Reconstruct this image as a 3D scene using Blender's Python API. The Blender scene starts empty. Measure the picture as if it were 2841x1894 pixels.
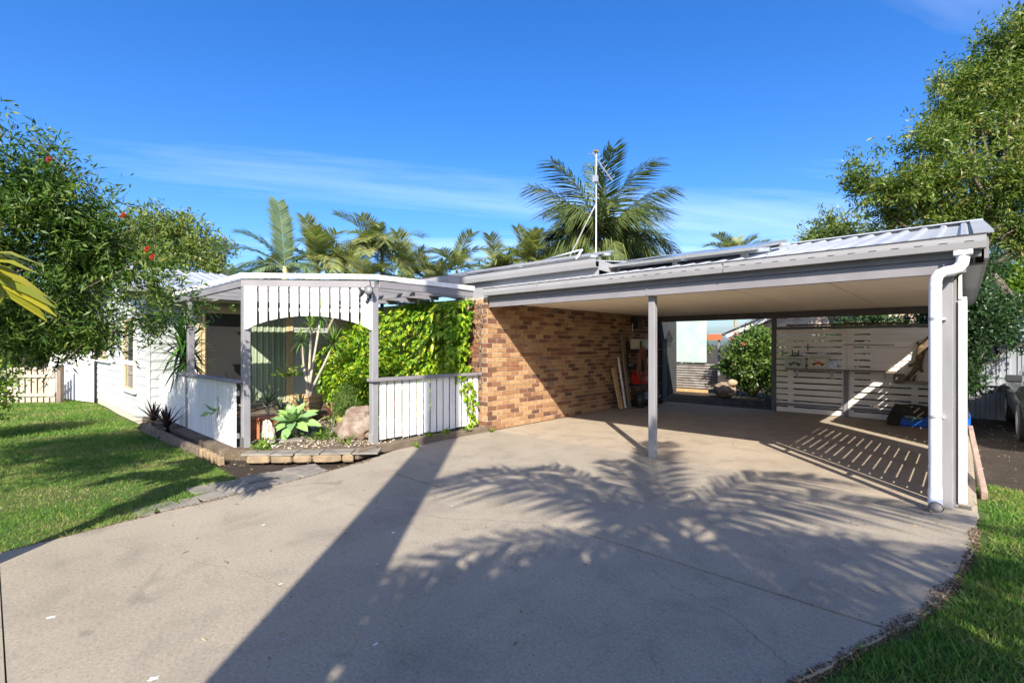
import bpy, bmesh, math, random
import numpy as np
from mathutils import Vector, Matrix, Euler

R = math.radians
scene = bpy.context.scene
COL = scene.collection

# ------------------------------------------------------------------ camera
EYE = 1.53
YAW = 42.8
cam_data = bpy.data.cameras.new("camera")
cam = bpy.data.objects.new("camera", cam_data)
COL.objects.link(cam)
cam.location = (0, 0, EYE)
cam.rotation_euler = (R(90), 0, R(YAW))
cam_data.sensor_width = 36.0
cam_data.lens = 36.0 * 1351.0 / 2841.0
cam_data.shift_y = 8.0 / 2841.0
cam_data.clip_start = 0.05
cam_data.clip_end = 3000
scene.camera = cam

# ------------------------------------------------------------------ sky
SUNV = Vector((0.98, -1.05, 1.0)).normalized()
SUN_EL = math.asin(SUNV.z)
SUN_AZ = math.atan2(SUNV.x, SUNV.y)
world = bpy.data.worlds.new("World")
scene.world = world
world.use_nodes = True
wt = world.node_tree
wt.nodes.clear()
w_out = wt.nodes.new("ShaderNodeOutputWorld")
w_bg = wt.nodes.new("ShaderNodeBackground")
w_sky = wt.nodes.new("ShaderNodeTexSky")
w_sky.sky_type = 'NISHITA'
w_sky.sun_disc = False
w_sky.sun_elevation = SUN_EL
w_sky.sun_rotation = SUN_AZ
w_sky.altitude = 0
w_sky.air_density = 1.0
w_sky.dust_density = 2.0
w_sky.ozone_density = 6.0
w_bg.inputs['Strength'].default_value = 0.118
w_hs = wt.nodes.new("ShaderNodeHueSaturation")
w_hs.inputs['Saturation'].default_value = 1.25
w_hs.inputs['Hue'].default_value = 0.509
w_hs.inputs['Value'].default_value = 1.0
wt.links.new(w_sky.outputs[0], w_hs.inputs['Color'])
# thin streaks of high cloud, laid out on a flat layer above the place
w_tc = wt.nodes.new("ShaderNodeTexCoord")
w_sep = wt.nodes.new("ShaderNodeSeparateXYZ")
wt.links.new(w_tc.outputs['Generated'], w_sep.inputs[0])
w_zc = wt.nodes.new("ShaderNodeMath"); w_zc.operation = 'MAXIMUM'; w_zc.inputs[1].default_value = 0.03
wt.links.new(w_sep.outputs['Z'], w_zc.inputs[0])
w_dx = wt.nodes.new("ShaderNodeMath"); w_dx.operation = 'DIVIDE'
w_dy = wt.nodes.new("ShaderNodeMath"); w_dy.operation = 'DIVIDE'
wt.links.new(w_sep.outputs['X'], w_dx.inputs[0]); wt.links.new(w_zc.outputs[0], w_dx.inputs[1])
wt.links.new(w_sep.outputs['Y'], w_dy.inputs[0]); wt.links.new(w_zc.outputs[0], w_dy.inputs[1])
w_cmb = wt.nodes.new("ShaderNodeCombineXYZ")
wt.links.new(w_dx.outputs[0], w_cmb.inputs[0]); wt.links.new(w_dy.outputs[0], w_cmb.inputs[1])
w_rot = wt.nodes.new("ShaderNodeMapping")
w_rot.inputs['Rotation'].default_value = (0, 0, R(-56))
w_map = wt.nodes.new("ShaderNodeMapping")
w_map.inputs['Scale'].default_value = (0.13, 0.55, 1.0)
w_map.inputs['Location'].default_value = (1.0, 0.4, 0)
wt.links.new(w_cmb.outputs[0], w_rot.inputs[0]); wt.links.new(w_rot.outputs[0], w_map.inputs[0])
w_n = wt.nodes.new("ShaderNodeTexNoise")
w_n.inputs['Scale'].default_value = 1.0
w_n.inputs['Detail'].default_value = 8.0
w_n.inputs['Roughness'].default_value = 0.56
w_n.inputs['Distortion'].default_value = 0.5
wt.links.new(w_map.outputs[0], w_n.inputs['Vector'])
w_r = wt.nodes.new("ShaderNodeValToRGB")
w_r.color_ramp.elements[0].position = 0.47
w_r.color_ramp.elements[0].color = (0, 0, 0, 1)
w_r.color_ramp.elements[1].position = 0.78
w_r.color_ramp.elements[1].color = (0.40, 0.40, 0.40, 1)
wt.links.new(w_n.outputs[0], w_r.inputs[0])
w_mix = wt.nodes.new("ShaderNodeMixRGB")
w_mix.inputs[2].default_value = (6.6, 7.2, 8.0, 1)
w_low = wt.nodes.new("ShaderNodeMapRange"); w_low.inputs['From Min'].default_value = 0.02; w_low.inputs['From Max'].default_value = 0.10
wt.links.new(w_sep.outputs['Z'], w_low.inputs['Value'])
w_fac = wt.nodes.new("ShaderNodeMath"); w_fac.operation = 'MULTIPLY'
wt.links.new(w_r.outputs[0], w_fac.inputs[0]); wt.links.new(w_low.outputs[0], w_fac.inputs[1])
wt.links.new(w_fac.outputs[0], w_mix.inputs[0])
wt.links.new(w_hs.outputs[0], w_mix.inputs[1])
wt.links.new(w_mix.outputs[0], w_bg.inputs[0])
wt.links.new(w_bg.outputs[0], w_out.inputs[0])

# ------------------------------------------------------------------ sun and exposure
sl = bpy.data.lights.new("sun", 'SUN')
sl.energy = 5.0
sl.angle = R(0.45)
sl.color = (1.0, 0.91, 0.78)
sun = bpy.data.objects.new("sun", sl)
COL.objects.link(sun)
sun.location = SUNV * 60
sun.rotation_euler = SUNV.to_track_quat('Z', 'Y').to_euler()
scene.view_settings.view_transform = 'Standard'
scene.view_settings.look = 'None'
scene.view_settings.exposure = 1.22
scene.view_settings.gamma = 1.0
scene.view_settings.use_curve_mapping = False
scene.cycles.max_bounces = 9
scene.cycles.diffuse_bounces = 6
scene.cycles.transparent_max_bounces = 8

# ------------------------------------------------------------------ camera-axis helper (only for choosing ground positions)
_a = R(YAW)
FW = Vector((-math.sin(_a), math.cos(_a), 0)); RT = Vector((math.cos(_a), math.sin(_a), 0))
def lw(lat, dep, z=0.0):
    """a place given as metres right of and metres in front of the standing point"""
    v = FW * dep + RT * lat
    return Vector((v.x, v.y, z))

# ------------------------------------------------------------------ materials
MATS = {}
def _mat(name):
    m = bpy.data.materials.new(name); m.use_nodes = True
    nt = m.node_tree; nt.nodes.clear()
    o = nt.nodes.new("ShaderNodeOutputMaterial")
    MATS[name] = m
    return m, nt, o
def _n(nt, t, **kw):
    n = nt.nodes.new(t)
    for k, v in kw.items():
        if k in n.inputs: n.inputs[k].default_value = v
        else: setattr(n, k, v)
    return n
def rgba(c): return (c[0], c[1], c[2], 1)
def ramp(nt, fac, stops, interp='LINEAR'):
    r = nt.nodes.new("ShaderNodeValToRGB"); r.color_ramp.interpolation = interp
    while len(r.color_ramp.elements) < len(stops): r.color_ramp.elements.new(0.5)
    for e, (p, c) in zip(r.color_ramp.elements, stops):
        e.position = p; e.color = rgba(c)
    nt.links.new(fac, r.inputs[0])
    return r.outputs[0]
def mixc(nt, fac, a, b, mode='MIX'):
    m = nt.nodes.new("ShaderNodeMixRGB"); m.blend_type = mode
    for i, v in ((0, fac), (1, a), (2, b)):
        if hasattr(v, 'is_linked') or hasattr(v, 'links'): nt.links.new(v, m.inputs[i])
        elif i == 0: m.inputs[0].default_value = v
        else: m.inputs[i].default_value = rgba(v)
    return m.outputs[0]
def noise(nt, vec, scale, detail=4, rough=0.55, dist=0.0):
    n = nt.nodes.new("ShaderNodeTexNoise")
    n.inputs['Scale'].default_value = scale; n.inputs['Detail'].default_value = detail
    n.inputs['Roughness'].default_value = rough; n.inputs['Distortion'].default_value = dist
    if vec is not None: nt.links.new(vec, n.inputs['Vector'])
    return n.outputs[0]
def ocoord(nt, scale=None, rnd=False, rot=None):
    tc = nt.nodes.new("ShaderNodeTexCoord"); out = tc.outputs['Object']
    if rnd:
        oi = nt.nodes.new("ShaderNodeObjectInfo")
        ml = nt.nodes.new("ShaderNodeMath"); ml.operation = 'MULTIPLY'; ml.inputs[1].default_value = 37.0
        nt.links.new(oi.outputs['Random'], ml.inputs[0])
        va = nt.nodes.new("ShaderNodeVectorMath"); va.operation = 'ADD'
        nt.links.new(out, va.inputs[0]); nt.links.new(ml.outputs[0], va.inputs[1]); out = va.outputs[0]
    if scale or rot:
        mp = nt.nodes.new("ShaderNodeMapping")
        if scale: mp.inputs['Scale'].default_value = scale
        if rot: mp.inputs['Rotation'].default_value = rot
        nt.links.new(out, mp.inputs[0]); out = mp.outputs[0]
    return out
def bsdf(nt, o, col, rough=0.6, metal=0.0, spec=0.4, bump=None, bstr=0.3, bdist=0.01):
    b = nt.nodes.new("ShaderNodeBsdfPrincipled")
    if isinstance(col, (tuple, list)): b.inputs['Base Color'].default_value = rgba(col)
    else: nt.links.new(col, b.inputs['Base Color'])
    if isinstance(rough, (int, float)): b.inputs['Roughness'].default_value = rough
    else: nt.links.new(rough, b.inputs['Roughness'])
    b.inputs['Metallic'].default_value = metal
    b.inputs['Specular IOR Level'].default_value = spec
    if bump is not None:
        bp = nt.nodes.new("ShaderNodeBump"); bp.inputs['Strength'].default_value = bstr; bp.inputs['Distance'].default_value = bdist
        nt.links.new(bump, bp.inputs['Height']); nt.links.new(bp.outputs[0], b.inputs['Normal'])
    nt.links.new(b.outputs[0], o.inputs[0])
    return b
def M(name, c1, c2=None, scale=4.0, rough=0.6, metal=0.0, spec=0.4, bscale=40, bstr=0.15, stretch=None, lo=0.35, hi=0.7, rnd=False):
    """painted or plain surface: two close tones, fine relief"""
    if name in MATS: return MATS[name]
    m, nt, o = _mat(name)
    v = ocoord(nt, stretch, rnd)
    c2 = c2 or tuple(x * 0.82 for x in c1)
    n1 = noise(nt, v, scale, 6, 0.6)
    col = ramp(nt, n1, [(lo, c1), (hi, c2)])
    n2 = noise(nt, v, bscale, 4, 0.6)
    bsdf(nt, o, col, rough, metal, spec, n2, bstr, 0.006)
    return m
def LEAF(name, stops, rough=0.45, trans=0.35, spec=0.35):
    """foliage: every leaf its own tone, light comes through"""
    m, nt, o = _mat(name)
    g = nt.nodes.new("ShaderNodeNewGeometry")
    v = ocoord(nt)
    nb = noise(nt, v, 1.3, 3, 0.6)
    ad = nt.nodes.new("ShaderNodeMath"); ad.operation = 'MULTIPLY_ADD'; ad.inputs[1].default_value = 0.7
    nt.links.new(g.outputs['Random Per Island'], ad.inputs[0])
    sb = nt.nodes.new("ShaderNodeMath"); sb.operation = 'MULTIPLY_ADD'; sb.inputs[1].default_value = 0.9; sb.inputs[2].default_value = -0.3
    nt.links.new(nb, sb.inputs[0]); nt.links.new(sb.outputs[0], ad.inputs[2])
    col = ramp(nt, ad.outputs[0], stops)
    b = bsdf(nt, o, col, rough, 0, spec)
    t = nt.nodes.new("ShaderNodeBsdfTranslucent")
    tc = mixc(nt, 1.0, col, (1.0, 1.25, 0.45), 'MULTIPLY')
    nt.links.new(tc, t.inputs[0])
    mx = nt.nodes.new("ShaderNodeMixShader"); mx.inputs[0].default_value = trans
    nt.links.new(b.outputs[0], mx.inputs[1]); nt.links.new(t.outputs[0], mx.inputs[2])
    nt.links.new(mx.outputs[0], o.inputs[0])
    return m

def GRASSMAT(name):
    m, nt, o = _mat(name)
    g = nt.nodes.new("ShaderNodeNewGeometry"); v = ocoord(nt)
    a = noise(nt, v, 0.9, 4, 0.65); b_ = noise(nt, v, 7.0, 4, 0.7)
    m1 = nt.nodes.new("ShaderNodeMath"); m1.operation = 'MULTIPLY_ADD'; m1.inputs[1].default_value = 0.45
    nt.links.new(g.outputs['Random Per Island'], m1.inputs[0])
    m2 = nt.nodes.new("ShaderNodeMath"); m2.operation = 'MULTIPLY_ADD'; m2.inputs[1].default_value = 1.1; m2.inputs[2].default_value = -0.97
    nt.links.new(b_, m2.inputs[0])
    m3 = nt.nodes.new("ShaderNodeMath"); m3.operation = 'MULTIPLY_ADD'; m3.inputs[1].default_value = 1.5
    nt.links.new(a, m3.inputs[0]); nt.links.new(m2.outputs[0], m3.inputs[2]); nt.links.new(m3.outputs[0], m1.inputs[2])
    col = ramp(nt, m1.outputs[0], [(0.0, (0.026, 0.085, 0.010)), (0.35, (0.065, 0.17, 0.018)), (0.62, (0.13, 0.235, 0.03)), (0.8, (0.24, 0.25, 0.07)), (1.0, (0.33, 0.27, 0.14))])
    b = bsdf(nt, o, col, 0.5, 0, 0.3); t = nt.nodes.new("ShaderNodeBsdfTranslucent"); nt.links.new(col, t.inputs[0])
    mx = nt.nodes.new("ShaderNodeMixShader"); mx.inputs[0].default_value = 0.3
    nt.links.new(b.outputs[0], mx.inputs[1]); nt.links.new(t.outputs[0], mx.inputs[2]); nt.links.new(mx.outputs[0], o.inputs[0])
    return m

def make_brick_mat(name, island):
    m, nt, o = _mat(name)
    if island:
        g = nt.nodes.new("ShaderNodeNewGeometry"); rv = g.outputs['Random Per Island']
    else:
        g = nt.nodes.new("ShaderNodeObjectInfo"); rv = g.outputs['Random']
    v = ocoord(nt, (1, 1, 1), not island)
    base = ramp(nt, rv, [(0.0, (0.40, 0.255, 0.135)), (0.20, (0.34, 0.205, 0.105)), (0.40, (0.28, 0.155, 0.080)), (0.53, (0.225, 0.108, 0.058)),
                         (0.65, (0.165, 0.078, 0.048)), (0.77, (0.125, 0.062, 0.043)), (0.88, (0.095, 0.052, 0.040)), (0.95, (0.36, 0.225, 0.12)), (0.985, (0.17, 0.13, 0.10))], 'CONSTANT')
    n1 = noise(nt, v, 26, 5, 0.65)
    fac = ramp(nt, n1, [(0.42, (0, 0, 0)), (0.62, (1, 1, 1))])
    fl = nt.nodes.new("ShaderNodeMath"); fl.operation = 'MULTIPLY'; fl.inputs[1].default_value = 0.55
    nt.links.new(fac, fl.inputs[0])
    blot = mixc(nt, fl.outputs[0], base, (0.19, 0.095, 0.052))
    n2 = noise(nt, v, 120, 4, 0.7)
    bsdf(nt, o, blot, 0.85, 0, 0.2, n2, 0.5, 0.006)
    return m

def concrete_mat(name, c1, c2, stain=(0.13, 0.115, 0.10)):
    m, nt, o = _mat(name)
    v = ocoord(nt)
    big = noise(nt, v, 0.55, 5, 0.6, 0.4)
    col = ramp(nt, big, [(0.32, c1), (0.68, c2)])
    mid = noise(nt, v, 2.3, 6, 0.65, 0.3)
    mf = ramp(nt, mid, [(0.48, (0, 0, 0)), (0.74, (0.5, 0.5, 0.5))])
    col = mixc(nt, mf, col, stain)
    st = noise(nt, ocoord(nt, (3.0, 0.5, 1)), 1.4, 5, 0.6)
    sf = ramp(nt, st, [(0.5, (0, 0, 0)), (0.8, (0.35, 0.35, 0.35))])
    col = mixc(nt, sf, col, tuple(x * 0.62 for x in c1))
    oil = noise(nt, v, 1.7, 3, 0.5, 1.2)
    of = ramp(nt, oil, [(0.66, (0, 0, 0)), (0.76, (0.42, 0.42, 0.42))])
    col = mixc(nt, of, col, (0.07, 0.062, 0.055))
    sp = noise(nt, v, 48, 5, 0.9)
    spf = ramp(nt, sp, [(0.30, (0.34, 0.34, 0.34)), (0.45, (0.92, 0.92, 0.92)), (0.58, (1.06, 1.06, 1.06)), (0.72, (1.7, 1.66, 1.6))])
    col = mixc(nt, 1.0, col, spf, 'MULTIPLY')
    fine = noise(nt, v, 230, 3, 0.7)
    bsdf(nt, o, col, 0.86, 0, 0.25, fine, 0.35, 0.004)
    return m

# ------------------------------------------------------------------ mesh helpers
class MB:
    def __init__(s): s.v = []; s.f = []
    def box(s, x0, x1, y0, y1, z0, z1):
        b = len(s.v)
        s.v += [(x0,y0,z0),(x1,y0,z0),(x1,y1,z0),(x0,y1,z0),(x0,y0,z1),(x1,y0,z1),(x1,y1,z1),(x0,y1,z1)]
        s.f += [(b,b+3,b+2,b+1),(b+4,b+5,b+6,b+7),(b,b+1,b+5,b+4),(b+1,b+2,b+6,b+5),(b+2,b+3,b+7,b+6),(b+3,b,b+4,b+7)]
        return s
    def obox(s, c, ax, ay, az):
        """box from centre and three half-axis vectors"""
        c, ax, ay, az = Vector(c), Vector(ax), Vector(ay), Vector(az)
        b = len(s.v)
        for sz in (-1, 1):
            for sx, sy in ((-1,-1),(1,-1),(1,1),(-1,1)):
                s.v.append(tuple(c + ax*sx + ay*sy + az*sz))
        s.f += [(b,b+3,b+2,b+1),(b+4,b+5,b+6,b+7),(b,b+1,b+5,b+4),(b+1,b+2,b+6,b+5),(b+2,b+3,b+7,b+6),(b+3,b,b+4,b+7)]
        return s
    def bar(s, p, q, w, h, up=(0,0,1)):
        """rectangular bar from p to q, w wide, h high"""
        p, q, up = Vector(p), Vector(q), Vector(up)
        d = (q-p); L = d.length; d.normalize()
        sd = d.cross(up)
        if sd.length < 1e-4: sd = d.cross(Vector((1,0,0)))
        sd.normalize(); u = sd.cross(d).normalized()
        return s.obox((p+q)/2, d*L/2, sd*w/2, u*h/2)
    def tube(s, pts, rad, n=8, cap=True):
        pts = [Vector(p) for p in pts]
        if isinstance(rad, (int, float)): rad = [rad]*len(pts)
        b = len(s.v); prev = None
        for i, p in enumerate(pts):
            d = (pts[min(i+1, len(pts)-1)] - pts[max(i-1, 0)]).normalized()
            if prev is None:
                a = Vector((0,0,1)) if abs(d.z) < 0.9 else Vector((1,0,0))
                x = d.cross(a).normalized()
            else:
                x = (prev - d*prev.dot(d)).normalized()
            prev = x; y = d.cross(x)
            for k in range(n):
                t = 2*math.pi*k/n
                s.v.append(tuple(p + (x*math.cos(t) + y*math.sin(t))*rad[i]))
        for i in range(len(pts)-1):
            for k in range(n):
                a0 = b+i*n+k; a1 = b+i*n+(k+1) % n
                s.f.append((a0, a1, a1+n, a0+n))
        if cap:
            s.f.append(tuple(b+k for k in reversed(range(n)))); e = b+(len(pts)-1)*n
            s.f.append(tuple(e+k for k in range(n)))
        return s
    def lathe(s, c, prof, n=20):
        c = Vector(c); b = len(s.v)
        for r_, z in prof:
            for k in range(n):
                t = 2*math.pi*k/n
                s.v.append((c.x+r_*math.cos(t), c.y+r_*math.sin(t), c.z+z))
        for i in range(len(prof)-1):
            for k in range(n):
                a0 = b+i*n+k; a1 = b+i*n+(k+1) % n
                s.f.append((a0, a1, a1+n, a0+n))
        return s
    def prism(s, poly, z0, z1):
        """upright prism over an xy polygon (counter-clockwise)"""
        n = len(poly); b = len(s.v)
        s.v += [(p[0], p[1], z0) for p in poly] + [(p[0], p[1], z1) for p in poly]
        s.f.append(tuple(b+i for i in reversed(range(n)))); s.f.append(tuple(b+n+i for i in range(n)))
        for i in range(n): s.f.append((b+i, b+(i+1) % n, b+n+(i+1) % n, b+n+i))
        return s
    def extr(s, poly, o, u, v, d):
        """polygon (a,b) in the plane o+a*u+b*v, extruded by d"""
        o, u, v, d = Vector(o), Vector(u), Vector(v), Vector(d)
        n = len(poly); b = len(s.v)
        s.v += [tuple(o+u*a+v*c) for a, c in poly] + [tuple(o+u*a+v*c+d) for a, c in poly]
        s.f.append(tuple(b+i for i in range(n))); s.f.append(tuple(b+n+i for i in reversed(range(n))))
        for i in range(n): s.f.append((b+i, b+n+i, b+n+(i+1) % n, b+(i+1) % n))
        return s
    def quad(s, a, b_, c, d):
        b = len(s.v); s.v += [tuple(a), tuple(b_), tuple(c), tuple(d)]; s.f.append((b,b+1,b+2,b+3)); return s
    def mesh(s, name):
        me = bpy.data.meshes.new(name); me.from_pydata([tuple(p) for p in s.v], [], s.f); me.update(); return me
    def build(s, name, mat, parent=None, bevel=0.0, smooth=False, **kw):
        me = s.mesh(name)
        bm = bmesh.new(); bm.from_mesh(me); bmesh.ops.recalc_face_normals(bm, faces=bm.faces)
        if bevel > 0:
            bmesh.ops.bevel(bm, geom=[e for e in bm.edges if len(e.link_faces) == 2 and e.calc_face_angle() > 0.6], offset=bevel, segments=1, affect='EDGES')
        bm.to_mesh(me); bm.free()
        if smooth:
            for p in me.polygons: p.use_smooth = True
        return obj(name, me, mat, parent, **kw)
def obj(name, me, mat=None, parent=None, loc=None, rot=None, scale=None, kind=None):
    if mat is not None and not me.materials: me.materials.append(mat)
    o = bpy.data.objects.new(name, me); COL.objects.link(o)
    if parent is not None:
        o.parent = parent
        if parent.get('_world'):
            o.matrix_parent_inverse = Matrix.Translation(-Vector(parent.location))
    if loc is not None: o.location = loc
    if rot is not None: o.rotation_euler = rot
    if scale is not None: o.scale = scale if hasattr(scale, '__len__') else (scale,)*3
    if kind: o['kind'] = kind
    return o
def thing(name, label, cat, loc=(0,0,0), group=None, rotz=0.0, local=False):
    """an Empty at the thing's base; parts are given in world coordinates unless local"""
    o = bpy.data.objects.new(name, None); COL.objects.link(o)
    o.empty_display_size = 0.1
    o.location = loc; o.rotation_euler = (0, 0, rotz)
    o['label'] = label; o['category'] = cat
    if group: o['group'] = group
    if not local: o['_world'] = 1
    return o
def tag(o, label, cat, group=None):
    o['label'] = label; o['category'] = cat
    if group: o['group'] = group
    return o
def struct(o):
    o['kind'] = 'structure'; return o
def np_mesh(name, V, F):
    """fast mesh from arrays; F is (n,k) with constant k"""
    me = bpy.data.meshes.new(name); V = np.asarray(V, np.float32); F = np.asarray(F, np.int32)
    k = F.shape[1]
    me.vertices.add(len(V)); me.vertices.foreach_set('co', V.ravel())
    me.loops.add(F.size); me.loops.foreach_set('vertex_index', F.ravel())
    me.polygons.add(len(F)); me.polygons.foreach_set('loop_start', np.arange(0, F.size, k, dtype=np.int32))
    me.polygons.foreach_set('loop_total', np.full(len(F), k, np.int32))
    me.update(calc_edges=True); return me
def unit(a): return a / np.maximum(np.linalg.norm(a, axis=-1, keepdims=True), 1e-9)
def leaf_quads(P, D, L, W, rng, fold=0.25):
    """leaves as pointed rhombs: base P, direction D, length L, width W -> arrays"""
    n = len(P)
    up = unit(rng.normal(size=(n, 3)))
    S = unit(np.cross(D, up)); N = np.cross(S, D)
    L = np.broadcast_to(L, (n,))[:, None]; W = np.broadcast_to(W, (n,))[:, None]
    a = P; b = P + D*L*0.45 + S*W*0.5; c = P + D*L - N*L*fold*rng.random((n, 1)); d = P + D*L*0.45 - S*W*0.5
    V = np.stack([a, b, c, d], 1).reshape(-1, 3)
    F = np.arange(4*n).reshape(n, 4)
    return V, F
def merge(parts):
    Vs, Fs, o = [], [], 0
    for V, F in parts:
        Vs.append(V); Fs.append(F + o); o += len(V)
    return np.concatenate(Vs), np.concatenate(Fs)
def rock(name, c, sx, sy, sz, seed, mat, parent=None, rot=0.0, sub=3, amp=0.22, pw=0.8):
    rng = np.random.default_rng(seed); bm = bmesh.new(); bmesh.ops.create_icosphere(bm, subdivisions=sub, radius=1.0)
    from mathutils import noise as mn
    for v in bm.verts:
        p = v.co.copy(); f = 1 + amp*mn.noise(p*1.3+Vector((seed, 0, 0))) + amp*0.5*mn.noise(p*3.1+Vector((0, seed, 0)))
        q = p*f; q.x = math.copysign(abs(q.x)**pw, q.x); q.y = math.copysign(abs(q.y)**pw, q.y)
        if pw < 0.6: q.z = math.copysign(abs(q.z)**pw, q.z)
        v.co = Vector((q.x*sx, q.y*sy, q.z*sz))
    me = bpy.data.meshes.new(name); bm.to_mesh(me); bm.free()
    return obj(name, me, mat, parent, c, (0, 0, rot))

# ================================================================== palette
WHITE = M("white_paint", (0.70, 0.695, 0.69), (0.54, 0.53, 0.51), 2.2, 0.5, bscale=40, bstr=0.15, stretch=(3, 3, 0.7), lo=0.42, hi=0.8, rnd=True)
GREY = M("grey_paint", (0.205, 0.20, 0.215), (0.165, 0.16, 0.175), 3.0, 0.5, bscale=25, bstr=0.12)
GUTTER = M("grey_gutter_steel", (0.27, 0.27, 0.28), (0.23, 0.23, 0.24), 1.5, 0.35, bscale=12, bstr=0.03)
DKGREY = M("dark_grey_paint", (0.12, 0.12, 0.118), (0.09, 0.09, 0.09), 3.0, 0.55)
CREAM = M("cream_joinery", (0.56, 0.45, 0.27), (0.50, 0.40, 0.24), 3.0, 0.5, bstr=0.05)
SAGE = M("sage_weatherboard", (0.41, 0.435, 0.43), (0.36, 0.385, 0.385), 1.6, 0.55, bscale=60, bstr=0.06)
CEIL = M("ceiling_sheet", (0.84, 0.75, 0.61), (0.79, 0.70, 0.57), 0.9, 0.7, bscale=14, bstr=0.05, stretch=(0.6, 5, 1))
ZINC = M("zinc_roof_sheet", (0.44, 0.465, 0.50), (0.34, 0.36, 0.40), 0.7, 0.38, metal=0.35, spec=0.5, bstr=0.04)
SCREENW = M("weathered_white_timber", (0.80, 0.765, 0.71), (0.68, 0.64, 0.585), 2.2, 0.7, bscale=50, bstr=0.2, stretch=(0.5, 1, 3), rnd=True)
PVC = M("white_pvc", (0.80, 0.81, 0.82), (0.74, 0.75, 0.77), 3, 0.3, bstr=0.02)
TIMBER = M("raw_pine", (0.50, 0.33, 0.16), (0.38, 0.235, 0.105), 3.0, 0.7, stretch=(6, 6, 0.6), bscale=30, bstr=0.2)
OLDWOOD = M("grey_brown_timber", (0.20, 0.155, 0.115), (0.12, 0.092, 0.07), 4.0, 0.8, stretch=(5, 5, 0.6), bscale=40, bstr=0.4)
SLEEPER = M("old_sleeper", (0.155, 0.12, 0.085), (0.085, 0.068, 0.05), 5.0, 0.9, bscale=30, bstr=0.7)
MORTAR = M("mortar", (0.44, 0.385, 0.31), (0.34, 0.29, 0.23), 8, 0.95, bscale=90, bstr=0.4)
PLINTH = M("cream_slab_edge", (0.50, 0.42, 0.34), (0.42, 0.35, 0.28), 4, 0.85, bscale=50, bstr=0.3)
BLACK = M("black_plastic", (0.018, 0.018, 0.02), (0.026, 0.026, 0.028), 6, 0.45)
ALU = M("aluminium", (0.70, 0.71, 0.72), (0.62, 0.63, 0.64), 4, 0.3, metal=0.8, bstr=0.02)
GALV = M("galvanised_steel", (0.55, 0.56, 0.57), (0.44, 0.45, 0.46), 6, 0.4, metal=0.6, bstr=0.05)
BRICK = make_brick_mat("face_brick", False)
BRICKS = make_brick_mat("face_brick_mass", True)
CONC = concrete_mat("driveway_concrete", (0.305, 0.268, 0.212), (0.248, 0.218, 0.172))
CONC2 = concrete_mat("carport_concrete", (0.36, 0.305, 0.235), (0.28, 0.235, 0.18))
JOINT = M("dirt_filled_joint", (0.045, 0.04, 0.032), (0.03, 0.028, 0.022), 20, 0.95)
SLATE = M("slate_paver", (0.22, 0.20, 0.17), (0.12, 0.11, 0.095), 5, 0.7, bscale=25, bstr=0.4, rnd=True)
SAND = M("sandstone_block", (0.27, 0.20, 0.12), (0.14, 0.105, 0.07), 5, 0.9, bscale=30, bstr=0.6, rnd=True)
def glass_mat(name, tint, rough=0.06):
    m, nt, o = _mat(name)
    v = ocoord(nt); n = noise(nt, v, 1.5, 2)
    bsdf(nt, o, ramp(nt, n, [(0.3, tint), (0.7, tuple(x*0.75 for x in tint))]), rough, 0, 0.9)
    return m
DGLASS = glass_mat("dark_window_glass", (0.045, 0.055, 0.065))
FLY = M("dark_fly_screen", (0.020, 0.020, 0.021), (0.028, 0.027, 0.027), 1.2, 0.38, spec=0.5, bstr=0.02)

def soil_mat(name, a, b, c):
    m, nt, o = _mat(name); v = ocoord(nt)
    n1 = noise(nt, v, 1.1, 6, 0.65); col = ramp(nt, n1, [(0.3, a), (0.5, b), (0.72, c)])
    n2 = noise(nt, v, 55, 4, 0.75)
    f = ramp(nt, n2, [(0.35, (0.5, 0.5, 0.5)), (0.6, (1, 1, 1)), (0.8, (1.5, 1.45, 1.35))])
    col = mixc(nt, 1.0, col, f, 'MULTIPLY')
    n3 = noise(nt, v, 26, 5, 0.7)
    bsdf(nt, o, col, 0.95, 0, 0.15, n3, 0.8, 0.03); return m
SOIL = soil_mat("bare_soil", (0.075, 0.06, 0.044), (0.05, 0.04, 0.03), (0.10, 0.082, 0.06))
BED = soil_mat("garden_mulch", (0.20, 0.165, 0.12), (0.13, 0.10, 0.072), (0.29, 0.25, 0.185))
TURF = soil_mat("turf", (0.045, 0.105, 0.018), (0.075, 0.115, 0.03), (0.14, 0.125, 0.055))

# ================================================================== ground
def smooth(t):
    t = np.clip(t, 0, 1); return t*t*(3-2*t)
def gz(x, y):
    x = np.asarray(x, float); y = np.asarray(y, float)
    z = -0.035 - 0.13*smooth((-8.0 - x)/6.0)
    z = z + 0.022*((x > -1.6) & (y < 6.3))
    z = z + 0.012*np.sin(x*1.7+y*0.9)*np.cos(y*1.3-x*0.4)
    return z
def ground():
    xs = np.concatenate([np.array([-900, -300, -120, -60]), np.arange(-34, 20, 0.6), np.array([30, 60, 120, 300, 900])])
    ys = np.concatenate([np.array([-900, -300, -120, -50]), np.arange(-14, 34, 0.6), np.array([50, 120, 300, 900])])
    X, Y = np.meshgrid(xs, ys, indexing='ij')
    Z = gz(X, Y) - 0.05
    V = np.stack([X, Y, Z], -1).reshape(-1, 3)
    nx, ny = len(xs), len(ys)
    I = np.arange(nx*ny).reshape(nx, ny)
    F = np.stack([I[:-1, :-1], I[1:, :-1], I[1:, 1:], I[:-1, 1:]], -1).reshape(-1, 4)
    struct(obj("ground", np_mesh("ground", V, F), SOIL))
ground()

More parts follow.
